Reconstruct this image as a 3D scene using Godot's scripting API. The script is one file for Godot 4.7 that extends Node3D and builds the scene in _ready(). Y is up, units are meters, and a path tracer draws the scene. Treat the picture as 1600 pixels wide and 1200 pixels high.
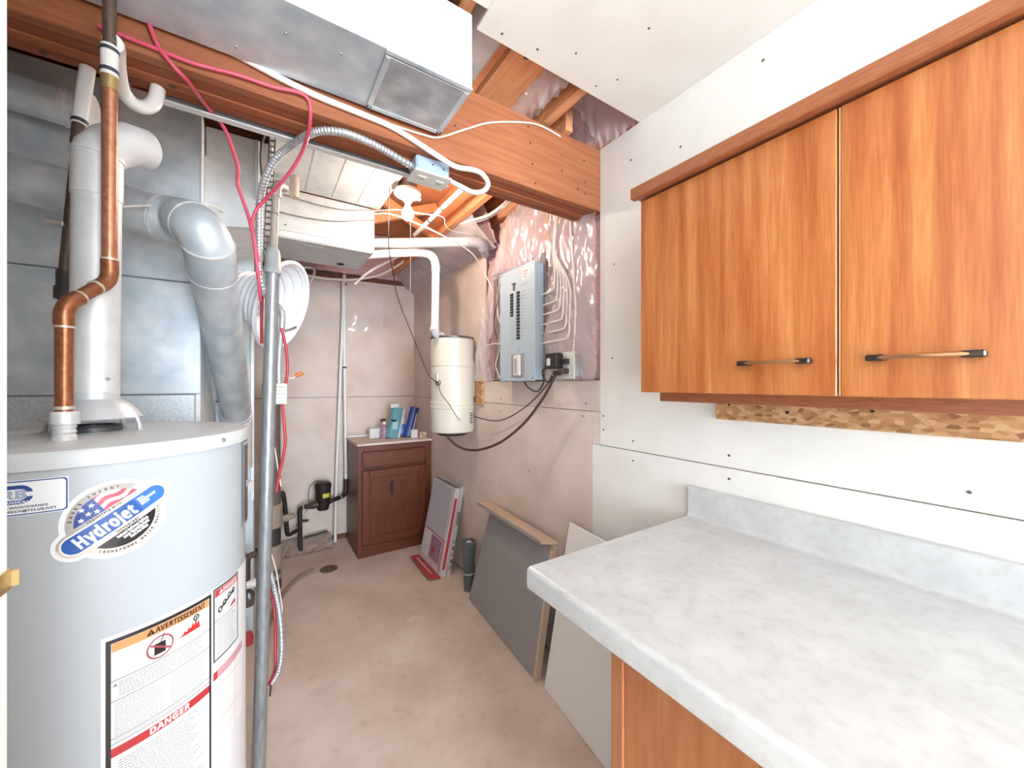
extends Node3D
# Basement utility room. Places are written as (x, y, d): x to the right along the back wall, y up, d the depth from the camera (z = -d).

const WX := 1.26      # face of the right wall's drywall
const CEIL := 2.43    # underside of joists and ceiling drywall
var M := {}
var base_of := {}
var rng := RandomNumberGenerator.new()
var tex_cache := {}

func _ready() -> void:
	rng.seed = 7
	# ---- camera
	var cam := Camera3D.new()
	cam.name = "camera"
	cam.position = Vector3(0, 1.39, 0)
	cam.rotation.y = -atan(393.0 / 600.0)
	cam.fov = 90.0
	cam.near = 0.02
	cam.current = true
	add_child(cam)
	# ---- environment and exposure
	var env := Environment.new()
	env.background_mode = Environment.BG_COLOR
	env.background_color = Color(0.02, 0.02, 0.02)
	env.tonemap_mode = Environment.TONE_MAPPER_LINEAR
	env.tonemap_exposure = 1.34
	env.sdfgi_enabled = true
	env.ssao_enabled = true
	env.ssil_enabled = true
	var we := WorldEnvironment.new()
	we.name = "environment"
	we.environment = env
	add_child(we)
	materials()
	# ---- unseen lamps and window behind the camera, placed to light the room; the bare bulb's light is in light_fixture()
	unseen_ceiling_panel(Vector3(0.1, 2.425, 1.6), 0.9, 0.9, 0.2, "unseen white square ceiling light panel behind the viewpoint")
	window(Vector3(0.30, 1.25, 4.48), 1.9, 2.0, 28.0)
	unseen_stand_lamp(Vector3(0.20, 1.80, 0.22), 0.36, 0.34)
	shell()
	ceiling_frame()
	beam()
	water_heater()
	furnace()
	overhead_ducts()
	upper_cabinet()
	counter()
	vanity()
	panel_area()
	vacuum()
	pipes()
	light_fixture()
	leaning()
	wires()
	floor_things()

# ------------------------------------------------------------------ helpers
func P(x: float, y: float, d: float) -> Vector3:
	return Vector3(x, y, -d)

func pts(a: Array) -> Array:
	var o := []
	for p in a:
		o.append(Vector3(p[0], p[1], -p[2]))
	return o

func ST() -> SurfaceTool:
	var s := SurfaceTool.new()
	s.begin(Mesh.PRIMITIVE_TRIANGLES)
	return s

func put(o: Node3D, called: String, parent: Node) -> void:
	o.name = called
	parent.add_child(o, true)

func obj(called: String, s: SurfaceTool, m: Material, parent: Node = self, label := "") -> MeshInstance3D:
	s.generate_normals()
	var mi := MeshInstance3D.new()
	mi.mesh = s.commit()
	mi.material_override = m
	mi.cast_shadow = GeometryInstance3D.SHADOW_CASTING_SETTING_ON
	if base_of.has(parent):
		mi.position = -base_of[parent]
	put(mi, called, parent)
	if label != "":
		mi.set_meta("label", label)
	return mi

func thing(called: String, label: String, category: String, at: Vector3, group := "", kind := "") -> Node3D:
	var o := Node3D.new()
	o.position = at
	put(o, called, self)
	base_of[o] = at
	tag(o, label, category, group, kind)
	return o

func tag(o: Node, label: String, category := "", group := "", kind := "") -> Node:
	if label != "": o.set_meta("label", label)
	if category != "": o.set_meta("category", category)
	if group != "": o.set_meta("group", group)
	if kind != "": o.set_meta("kind", kind)
	return o

func tri(s: SurfaceTool, a: Vector3, b: Vector3, c: Vector3, out: Vector3, ua := Vector2.ZERO, ub := Vector2.ZERO, uc := Vector2.ZERO) -> void:
	if (b - a).cross(c - a).dot(out) > 0.0:
		var t := b
		b = c
		c = t
		var tu := ub
		ub = uc
		uc = tu
	s.set_uv(ua); s.add_vertex(a)
	s.set_uv(ub); s.add_vertex(b)
	s.set_uv(uc); s.add_vertex(c)

func quad(s: SurfaceTool, a: Vector3, b: Vector3, c: Vector3, d: Vector3, out: Vector3) -> void:
	tri(s, a, b, c, out, Vector2(0, 1), Vector2(1, 1), Vector2(1, 0))
	tri(s, a, c, d, out, Vector2(0, 1), Vector2(1, 0), Vector2(0, 0))

# a chamfered box between two corners given as (x, y, d); xf turns it afterwards
func bx(s: SurfaceTool, lo: Vector3, hi: Vector3, bev := 0.0015, xf := Transform3D.IDENTITY) -> void:
	var c := (lo + hi) / 2.0
	var h := ((hi - lo) / 2.0).abs()
	var b := minf(bev, minf(h.x, minf(h.y, h.z)) * 0.8)
	s.set_smooth_group(-1)
	var v := {}
	for sx in [-1, 1]:
		for sy in [-1, 1]:
			for sz in [-1, 1]:
				var k := Vector3(sx, sy, sz)
				v[[k, 0]] = Vector3(c.x + sx * h.x, c.y + sy * (h.y - b), -(c.z + sz * (h.z - b)))
				v[[k, 1]] = Vector3(c.x + sx * (h.x - b), c.y + sy * h.y, -(c.z + sz * (h.z - b)))
				v[[k, 2]] = Vector3(c.x + sx * (h.x - b), c.y + sy * (h.y - b), -(c.z + sz * h.z))
	for k in v:
		v[k] = xf * v[k]
	var mid: Vector3 = xf * Vector3(c.x, c.y, -c.z)
	for ax in 3:
		var p := (ax + 1) % 3
		var q := (ax + 2) % 3
		for sg in [-1, 1]:
			var ks := []
			for w in [[-1, -1], [1, -1], [1, 1], [-1, 1]]:
				var k := Vector3.ZERO
				k[ax] = sg; k[p] = w[0]; k[q] = w[1]
				ks.append(v[[k, ax]])
			quad(s, ks[0], ks[1], ks[2], ks[3], (ks[0] + ks[2]) / 2.0 - mid)
		for a in [-1, 1]:
			for d in [-1, 1]:
				var k0 := Vector3.ZERO
				k0[p] = a; k0[q] = d; k0[ax] = -1
				var k1 := k0
				k1[ax] = 1
				quad(s, v[[k0, p]], v[[k1, p]], v[[k1, q]], v[[k0, q]], (v[[k0, p]] + v[[k1, q]]) / 2.0 - mid)
	for sx in [-1, 1]:
		for sy in [-1, 1]:
			for sz in [-1, 1]:
				var k := Vector3(sx, sy, sz)
				tri(s, v[[k, 0]], v[[k, 1]], v[[k, 2]], v[[k, 0]] - mid)

func box(called: String, lo: Vector3, hi: Vector3, m: Material, parent: Node = self, bev := 0.0015, label := "", xf := Transform3D.IDENTITY) -> MeshInstance3D:
	var s := ST()
	bx(s, lo, hi, bev, xf)
	return obj(called, s, m, parent, label)

func smooth(p: Array, n := 6) -> Array:
	if p.size() < 3 or n <= 1:
		return p
	var o := []
	for i in p.size() - 1:
		var a: Vector3 = p[maxi(i - 1, 0)]
		var b: Vector3 = p[i]
		var c: Vector3 = p[i + 1]
		var d: Vector3 = p[mini(i + 2, p.size() - 1)]
		for k in n:
			o.append(b.cubic_interpolate(c, a, d, float(k) / n))
	o.append(p[-1])
	return o

# a tube along a path; r a number or one radius for each point; sg: smooth group
func tube(s: SurfaceTool, path: Array, r: Variant, seg := 10, caps := true) -> void:
	var n := path.size()
	var up := Vector3.UP
	var rings := []
	var last := Vector3.ZERO
	for i in n:
		var t: Vector3 = (path[mini(i + 1, n - 1)] - path[maxi(i - 1, 0)]).normalized()
		if i == 0:
			up = Vector3.UP if absf(t.y) < 0.9 else Vector3.RIGHT
		else:
			up = Quaternion(last, t) * up if last.dot(t) > -0.999 else up
		last = t
		up = (up - t * up.dot(t)).normalized()
		var sd := t.cross(up)
		var rad: float = r[i] if r is Array else r
		var ring := []
		for k in seg:
			var a := TAU * k / seg
			ring.append(path[i] + (up * cos(a) + sd * sin(a)) * rad)
		rings.append(ring)
	s.set_smooth_group(1)
	for i in n - 1:
		for k in seg:
			var k2 := (k + 1) % seg
			quad(s, rings[i][k], rings[i][k2], rings[i + 1][k2], rings[i + 1][k], (rings[i][k] + rings[i + 1][k2]) / 2.0 - (path[i] + path[i + 1]) / 2.0)
	if caps:
		s.set_smooth_group(-1)
		for e in [0, n - 1]:
			var o: Vector3 = path[e] - path[1 if e == 0 else n - 2]
			for k in seg:
				tri(s, path[e], rings[e][k], rings[e][(k + 1) % seg], o)

func cable(called: String, a: Array, r: float, m: Material, label: String, category := "cable", group := "", seg := 8) -> MeshInstance3D:
	var s := ST()
	tube(s, smooth(pts(a)), r, seg)
	var o := obj(called, s, m)
	tag(o, label, category, group)
	return o

func rod(called: String, a: Vector3, b: Vector3, r: float, m: Material, parent: Node = self, seg := 16) -> MeshInstance3D:
	var s := ST()
	tube(s, [a, b], r, seg)
	return obj(called, s, m, parent)

# a turned shape: profile of [radius, height] from the bottom up, about xf's y axis
func lathe(s: SurfaceTool, prof: Array, xf: Transform3D, seg := 32) -> void:
	var g := 2
	for i in prof.size() - 1:
		var p: Vector2 = Vector2(prof[i][0], prof[i][1])
		var q: Vector2 = Vector2(prof[i + 1][0], prof[i + 1][1])
		if i > 0:
			var o := Vector2(prof[i - 1][0], prof[i - 1][1])
			if absf((p - o).angle_to(q - p)) > 0.6: g += 1
		s.set_smooth_group(g)
		var e := q - p
		var nrm := Vector2(e.y, -e.x)
		for k in seg:
			var a0 := TAU * k / seg
			var a1 := TAU * (k + 1) / seg
			var d0 := Vector3(cos(a0), 0, sin(a0))
			var d1 := Vector3(cos(a1), 0, sin(a1))
			var out := xf.basis * ((d0 + d1).normalized() * nrm.x + Vector3.UP * nrm.y)
			var A := xf * (d0 * p.x + Vector3.UP * p.y)
			var B := xf * (d1 * p.x + Vector3.UP * p.y)
			var C := xf * (d1 * q.x + Vector3.UP * q.y)
			var D := xf * (d0 * q.x + Vector3.UP * q.y)
			if p.x > 1e-5: tri(s, A, B, C, out)
			if q.x > 1e-5: tri(s, A, C, D, out)

func turned(called: String, prof: Array, at: Vector3, m: Material, parent: Node = self, seg := 32, label := "", axis := Vector3.UP) -> MeshInstance3D:
	var s := ST()
	lathe(s, prof, Transform3D(Basis(Quaternion(Vector3.UP, axis.normalized())), at), seg)
	return obj(called, s, m, parent, label)

# a polygon in the xy plane of xf, drawn out along its z by thick
func slab(s: SurfaceTool, poly: PackedVector2Array, thick: float, xf: Transform3D) -> void:
	s.set_smooth_group(-1)
	var idx := Geometry2D.triangulate_polygon(poly)
	for i in range(0, idx.size(), 3):
		for z in [0.0, thick]:
			var q := []
			for k in 3:
				q.append(xf * Vector3(poly[idx[i + k]].x, poly[idx[i + k]].y, z))
			tri(s, q[0], q[1], q[2], xf.basis.z * (1.0 if z > 0.0 else -1.0) * signf(thick))
	var ccw := not Geometry2D.is_polygon_clockwise(poly)
	for i in poly.size():
		var a := poly[i]
		var b := poly[(i + 1) % poly.size()]
		var nn := Vector2(b.y - a.y, a.x - b.x) * (1.0 if ccw else -1.0)
		quad(s, xf * Vector3(a.x, a.y, 0), xf * Vector3(b.x, b.y, 0), xf * Vector3(b.x, b.y, thick), xf * Vector3(a.x, a.y, thick), xf.basis * Vector3(nn.x, nn.y, 0))

func grid(s: SurfaceTool, nu: int, nv: int, f: Callable, out: Vector3) -> void:
	s.set_smooth_group(1)
	for i in nu:
		for j in nv:
			var u0 := float(i) / nu
			var u1 := float(i + 1) / nu
			var v0 := float(j) / nv
			var v1 := float(j + 1) / nv
			var a: Vector3 = f.call(u0, v0)
			var b: Vector3 = f.call(u1, v0)
			var c: Vector3 = f.call(u1, v1)
			var d: Vector3 = f.call(u0, v1)
			tri(s, a, b, c, out, Vector2(u0, 1 - v0), Vector2(u1, 1 - v0), Vector2(u1, 1 - v1))
			tri(s, a, c, d, out, Vector2(u0, 1 - v0), Vector2(u1, 1 - v1), Vector2(u0, 1 - v1))

# ------------------------------------------------------------------ materials
func ramp(cols: Array) -> Gradient:
	var g := Gradient.new()
	var o := PackedFloat32Array()
	var c := PackedColorArray()
	for i in cols.size():
		o.append(float(i) / (cols.size() - 1))
		c.append(cols[i])
	g.offsets = o
	g.colors = c
	return g

func ntex(seed_: int, freq: float, oct: int, cols: Array, kind := 0, normal := 0.0) -> NoiseTexture2D:
	var n := FastNoiseLite.new()
	n.seed = seed_
	n.noise_type = [FastNoiseLite.TYPE_SIMPLEX_SMOOTH, FastNoiseLite.TYPE_CELLULAR, FastNoiseLite.TYPE_PERLIN][kind]
	n.frequency = freq
	n.fractal_type = FastNoiseLite.FRACTAL_FBM
	n.fractal_octaves = oct
	if kind == 1:
		n.cellular_return_type = FastNoiseLite.RETURN_CELL_VALUE
		n.fractal_type = FastNoiseLite.FRACTAL_NONE
	var t := NoiseTexture2D.new()
	t.width = 512
	t.height = 512
	t.seamless = true
	t.noise = n
	if normal > 0.0:
		t.as_normal_map = true
		t.bump_strength = normal
	elif cols.size():
		t.color_ramp = ramp(cols)
	return t

func hexs(a: Array) -> Array:
	var o := []
	for h in a:
		o.append(Color(h))
	return o

func mat(called: String, col: String, rough := 0.6, metal := 0.0, spec := 0.5) -> StandardMaterial3D:
	var m := StandardMaterial3D.new()
	m.resource_name = called
	m.albedo_color = Color(col)
	m.roughness = rough
	m.metallic = metal
	m.metallic_specular = spec
	M[called] = m
	return m

# a material whose colour comes from noise laid on in three planes; scale in repeats a metre
func nmat(called: String, cols: Array, scale: Vector3, freq := 0.02, oct := 4, rough := 0.6, metal := 0.0, kind := 0) -> StandardMaterial3D:
	var m := mat(called, "ffffff", rough, metal)
	m.albedo_texture = ntex(called.hash() % 1000, freq, oct, hexs(cols), kind)
	m.uv1_triplanar = true
	m.uv1_world_triplanar = true
	m.uv1_scale = scale
	m.uv1_triplanar_sharpness = 8.0
	return m

# a second, finer pattern multiplied over the first
func detail(m: StandardMaterial3D, cols: Array, scale: Vector3, freq: float, oct: int, seed_: int) -> void:
	m.detail_enabled = true
	m.detail_blend_mode = BaseMaterial3D.BLEND_MODE_MUL
	m.detail_uv_layer = BaseMaterial3D.DETAIL_UV_2
	m.detail_albedo = ntex(seed_, freq, oct, hexs(cols))
	m.uv2_triplanar = true
	m.uv2_world_triplanar = true
	m.uv2_scale = scale
	m.uv2_triplanar_sharpness = 8.0

func materials() -> void:
	var m: StandardMaterial3D
	nmat("drywall", ["ebe7e0", "efece6", "f2efea"], Vector3(1, 1, 1) * 0.7, 0.01, 3, 0.85)
	nmat("drywall_tan", ["d6c2b5", "dfcdc1", "e5d5ca"], Vector3(1, 1, 1) * 0.6, 0.01, 3, 0.85)
	nmat("drywall_ceiling", ["e8e1d6", "ece6dc", "efeae1"], Vector3(1, 1, 1) * 0.7, 0.01, 3, 0.85)
	mat("white_paint", "eeefee", 0.45)
	m = nmat("concrete", ["ccb4a3", "d6c0b0", "e0ccbd", "e9d8cb"], Vector3(1, 1, 1) * 0.45, 0.008, 4, 0.8)
	detail(m, ["f5f1ee", "ffffff", "ffffff", "f9f6f3"], Vector3(1, 1, 1) * 1.3, 0.014, 5, 31)
	nmat("foundation", ["8d8076", "a2968c"], Vector3(1, 1, 1), 0.03, 4, 0.9)
	# timber: the grain is stretched along the board
	m = nmat("pine", ["9c5b38", "a96843", "b4744f"], Vector3(0.35, 6, 6), 0.014, 3, 0.6)
	detail(m, ["eddfd4", "ffffff"], Vector3(0.5, 26, 26), 0.02, 2, 33)
	m = nmat("joist_wood", ["cf8a5c", "da986a", "e3a97e"], Vector3(6, 6, 0.35), 0.014, 3, 0.65)
	nmat("plywood", ["b9784e", "cd8c60", "c58258"], Vector3(0.6, 3, 3), 0.02, 4, 0.7)
	m = nmat("sapele", ["a4582a", "b56a35", "c47c45", "d5945a"], Vector3(2.4, 0.13, 2.4), 0.02, 4, 0.36)
	detail(m, ["e2d6ca", "ffffff"], Vector3(18, 0.9, 18), 0.022, 4, 35)
	m.metallic_specular = 0.55
	m = nmat("sapele_trim", ["8a4f30", "9a5c3a", "a86a45"], Vector3(14, 14, 1.2), 0.03, 3, 0.4)
	nmat("sapele_edge", ["cf9d6d", "dcb082"], Vector3(8, 0.8, 8), 0.03, 3, 0.5)
	nmat("walnut", ["5c2d19", "693720", "764229"], Vector3(7, 0.5, 7), 0.02, 4, 0.42)
	nmat("walnut_across", ["5c2d19", "693720", "764229"], Vector3(0.5, 7, 7), 0.02, 4, 0.42)
	nmat("base_cabinet_wood", ["9c5c36", "a96b43", "b67b51"], Vector3(4, 0.4, 4), 0.018, 4, 0.45)
	nmat("raw_wood", ["c2a588", "d2b89d", "d9c2aa"], Vector3(6, 6, 0.8), 0.03, 3, 0.7)
	m = nmat("osb", ["a9774c", "c29163", "d4ab7e", "b98556", "8c5f3a"], Vector3(2.6, 5.2, 2.6), 0.045, 2, 0.75, 0.0, 1)
	m = nmat("marble_laminate", ["c4c4c3", "cbcbca", "d4d4d3"], Vector3(1.1, 1.1, 1.1), 0.012, 6, 0.32)
	detail(m, ["f3f0ed", "ffffff", "ffffff"], Vector3(2.7, 2.7, 2.7), 0.02, 6, 36)
	m = nmat("speckle_grey", ["8b8988", "9e9c9b", "adabaa"], Vector3(7, 7, 7), 0.12, 3, 0.7)
	mat("white_melamine", "f6f4f0", 0.4)
	# metals
	m = nmat("galvanised", ["bccad4", "ccd7de", "dae2e7", "e9eef1"], Vector3(1, 1, 1) * 1.3, 0.012, 4, 0.36, 0.3)
	m.roughness_texture = ntex(41, 0.02, 4, hexs(["b4b4b4", "ffffff"]))
	m.roughness = 0.5
	m = nmat("galvanised_spangle", ["c6d0d8", "d4dce2", "e0e7eb", "ccd6dd"], Vector3(1, 1, 1) * 7.0, 0.05, 2, 0.42, 0.45, 1)
	m = nmat("galvanised_dull", ["d6d9da", "e0e2e2", "e8e9e8"], Vector3(1, 1, 1) * 1.5, 0.02, 4, 0.48, 0.3)
	m = nmat("duct_patch", ["a0a4a8", "b9bcbf", "d3d5d7"], Vector3(1, 1, 1) * 2.0, 0.012, 3, 0.42, 0.4)
	nmat("duct_metal", ["b7babb", "c0c3c4", "c8cacb"], Vector3(1, 1, 1) * 1.2, 0.02, 4, 0.45, 0.3)
	nmat("furnace_paint", ["c3d3dd", "cbdae3", "d3e0e8"], Vector3(1, 1, 1), 0.02, 3, 0.5, 0.15)
	m = nmat("copper", ["b06f54", "c08468", "cf987c"], Vector3(1, 1, 1) * 5.0, 0.02, 3, 0.32, 0.6)
	m = nmat("copper_dark", ["8f5638", "a2694a", "b17a5a"], Vector3(1, 1, 1) * 5.0, 0.02, 3, 0.33, 0.65)
	mat("solder", "d8d2c6", 0.4, 0.5)
	mat("brass_dull", "b0986a", 0.4, 0.6)
	nmat("dark_copper", ["4d443f", "6e5c50", "5a4f49"], Vector3(1, 1, 1) * 4.0, 0.02, 4, 0.45, 0.5)
	m = nmat("pole_steel", ["7d7f80", "929495", "a2a3a3", "868788"], Vector3(6, 1, 6), 0.02, 4, 0.4, 0.45)
	nmat("pole_upper", ["a2968b", "b3a79c", "aba095"], Vector3(6, 1, 6), 0.02, 4, 0.45, 0.2)
	mat("cap_grey", "a7a9a8", 0.5, 0.1)
	mat("abs_black", "3c3938", 0.4)
	nmat("abs_brown", ["5a5049", "6b6058", "77695e"], Vector3(5, 1, 5), 0.02, 3, 0.45)
	mat("abs_tan", "a08f7c", 0.5)
	mat("iron_black", "2b2422", 0.45)
	mat("iron_brown", "4a3a30", 0.5)
	mat("steel_dark", "6e6f70", 0.35, 0.8)
	mat("steel", "c6c6c4", 0.35, 0.8)
	mat("handle_dark", "4c423c", 0.3, 0.7)
	mat("handle_bronze", "b08560", 0.28, 0.8)
	mat("strap_metal", "8f837c", 0.45, 0.6)
	mat("conduit_metal", "c3c6c9", 0.4, 0.6)
	# plastics, cloth, cables
	mat("heater_paint", "babfc3", 0.4)
	mat("heater_top", "d2d5d6", 0.36)
	mat("hood_metal", "d2d5d8", 0.4, 0.35)
	mat("pvc_white", "ebe8e4", 0.35)
	mat("pvc_grey", "cfcccb", 0.4)
	mat("pvc_fitting", "a9a8ab", 0.4)
	mat("flex_white", "eceef2", 0.45)
	mat("nm_white", "eee6de", 0.5)
	mat("wire_cream", "dccdbd", 0.5)
	mat("wire_black", "2f2926", 0.45)
	mat("wire_brown", "4a3831", 0.45)
	mat("wire_grey", "6a6360", 0.5)
	mat("wire_red", "d6536a", 0.4)
	mat("wire_red_dark", "b8383f", 0.4)
	mat("hose_grey", "8c7d70", 0.4)
	mat("tape_black", "3a3f4c", 0.5)
	mat("box_blue", "a3b7cf", 0.5)
	mat("plate_cream", "e2e3da", 0.45)
	mat("breaker_box", "bccbd6", 0.42, 0.1)
	mat("breaker_side", "b4c6d2", 0.42, 0.1)
	mat("breaker_black", "2e2b2c", 0.4)
	mat("breaker_recess", "a69ea2", 0.6)
	mat("backboard", "8f8587", 0.7)
	mat("canister", "dad2c3", 0.34)
	mat("canister_black", "2d2622", 0.5)
	mat("porcelain", "f3efe9", 0.25)
	mat("bulb_base", "e9e4dc", 0.4)
	nmat("insulation", ["bf989a", "d0acae", "dcc0c0"], Vector3(1, 1, 1) * 3.0, 0.03, 5, 1.0)
	mat("tube_grey", "5d6165", 0.45)
	mat("tag_card", "dccfbe", 0.6)
	mat("orange_nut", "c9743e", 0.5)
	mat("card_white", "e4e3e1", 0.6)
	mat("teal", "6fa9b5", 0.4)
	mat("teal_pale", "b9d6da", 0.4)
	mat("blue_deep", "2b43a0", 0.35)
	mat("blue_mid", "4d79b8", 0.35)
	mat("mauve", "a986a0", 0.3)
	mat("box_beige", "d9c3a2", 0.7)
	mat("carton_red", "c2474b", 0.5)
	mat("carton_white", "dcd6d6", 0.5)
	mat("carton_grey", "c9c5c4", 0.6)
	mat("carton_dark", "857c7e", 0.6)
	mat("drain_iron", "7d6656", 0.5, 0.4)
	mat("dark_hole", "1d1715", 0.9)
	mat("debris", "a28e82", 0.8)
	mat("yellow_label", "cfc93e", 0.5)
	m = mat("plastic_film", "f2e9ea", 0.24)
	m.albedo_color = Color(0.93, 0.89, 0.90, 0.40)
	m.transparency = BaseMaterial3D.TRANSPARENCY_ALPHA
	m = mat("plastic_sheet_grey", "d9d4d6", 0.2)
	m.albedo_color = Color(0.86, 0.83, 0.84, 0.55)
	m.transparency = BaseMaterial3D.TRANSPARENCY_ALPHA
	m = mat("clear_plastic", "ffffff", 0.08)
	m.albedo_color = Color(0.98, 0.97, 0.97, 0.12)
	m.transparency = BaseMaterial3D.TRANSPARENCY_ALPHA
	m = mat("bulb_glow", "fff4e2", 0.3)
	m.emission_enabled = true
	m.emission = Color(1.0, 0.93, 0.82)
	m.emission_energy_multiplier = 6.0
	m = mat("unseen_light_glow", "ffffff", 0.5)  # glow of the sources out of view behind the camera
	m.emission_enabled = true
	m.emission = Color(0.9, 0.95, 1.0)
	m.emission_energy_multiplier = 2.0

# at: x, y of the glowing face, and distance BEHIND the camera
# unseen window, placed to light the room evenly; at: middle of the pane, and distance behind the camera
func window(at: Vector3, w: float, h: float, energy: float) -> void:
	var t := thing("window_1", "unseen daylight window in the wall behind the viewpoint", "", at, "", "structure")
	for e in [[-w / 2 - 0.06, -h / 2 - 0.06, w / 2 + 0.06, -h / 2], [-w / 2 - 0.06, h / 2, w / 2 + 0.06, h / 2 + 0.06], [-w / 2 - 0.06, -h / 2, -w / 2, h / 2], [w / 2, -h / 2, w / 2 + 0.06, h / 2]]:
		box("unseen_window_frame", Vector3(at.x + e[0], at.y + e[1], -at.z - 0.01), Vector3(at.x + e[2], at.y + e[3], -at.z + 0.03), M.white_paint, t)
	box("pane", Vector3(at.x - w / 2, at.y - h / 2, -at.z - 0.008), Vector3(at.x + w / 2, at.y + h / 2, -at.z - 0.002), M.unseen_light_glow, t)
	var a := AreaLight3D.new()
	a.name = "unseen_window_light"
	a.area_size = Vector2(w, h)
	a.light_energy = energy
	a.light_color = Color(0.86, 0.93, 1.0)
	a.shadow_enabled = true
	a.area_range = 12.0
	a.area_attenuation = 2.0
	a.position = at + Vector3(0, 0, -0.012)
	add_child(a)

# unseen lamp on a stand behind the viewpoint, placed to light the heater and doors
func unseen_stand_lamp(at: Vector3, w: float, energy: float) -> void:
	var t := thing("unseen_lamp", "unseen square lamp on a thin stand just behind the viewpoint", "lamp", Vector3(at.x, 0, at.z))
	box("lamp_housing", Vector3(at.x - w / 2 - 0.01, at.y - w / 2 - 0.01, -at.z - 0.06), Vector3(at.x + w / 2 + 0.01, at.y + w / 2 + 0.01, -at.z - 0.006), M.tape_black, t, 0.004)
	box("diffuser", Vector3(at.x - w / 2, at.y - w / 2, -at.z - 0.006), Vector3(at.x + w / 2, at.y + w / 2, -at.z - 0.001), M.unseen_light_glow, t)
	rod("stand", P(at.x, 0.0, -at.z - 0.08), P(at.x, at.y, -at.z - 0.08), 0.012, M.steel_dark, t)
	for k in 3:
		var a := TAU * k / 3.0 + 0.5
		rod("stand_leg", P(at.x, 0.35, -at.z - 0.08), P(at.x + 0.28 * sin(a), 0.01, -at.z - 0.08 - 0.28 * cos(a)), 0.008, M.steel_dark, t)
	var l := AreaLight3D.new()
	l.name = "unseen_lamp_light"
	l.area_size = Vector2(w, w)
	l.light_energy = energy
	l.light_color = Color(0.95, 0.98, 1.0)
	l.shadow_enabled = true
	l.area_range = 12.0
	l.area_attenuation = 2.0
	l.position = at + Vector3(0, 0, -0.006)
	add_child(l)

func unseen_ceiling_panel(at: Vector3, w: float, l: float, energy: float, label: String) -> void:  # out of view behind the camera, placed to light near surfaces from above
	var pos := Vector3(at.x, at.y, at.z)
	var t := thing("unseen_ceiling_lamp", label, "ceiling light", pos, "")
	box("frame", Vector3(at.x - w / 2 - 0.02, at.y - 0.005, -at.z - l / 2 - 0.02), Vector3(at.x + w / 2 + 0.02, CEIL, -at.z + l / 2 + 0.02), M.white_paint, t)
	box("diffuser", Vector3(at.x - w / 2, at.y - 0.012, -at.z - l / 2), Vector3(at.x + w / 2, at.y - 0.004, -at.z + l / 2), M.unseen_light_glow, t)
	var a := AreaLight3D.new()
	a.name = "unseen_ceiling_light"
	a.area_size = Vector2(w, l)
	a.light_energy = energy
	a.light_color = Color(0.92, 0.96, 1.0)
	a.shadow_enabled = true
	a.area_range = 12.0
	a.area_attenuation = 2.0
	a.position = pos + Vector3(0, -0.02, 0)
	a.rotation.x = -PI / 2
	add_child(a)

# ------------------------------------------------------------------ the setting
func screw(parent: Node, at: Vector3, n: Vector3) -> void:
	turned("screw", [[0.0, -0.001], [0.004, -0.001], [0.004, 0.0008], [0.0, 0.0005]], at, M.steel_dark, parent, 8, "", n)

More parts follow.
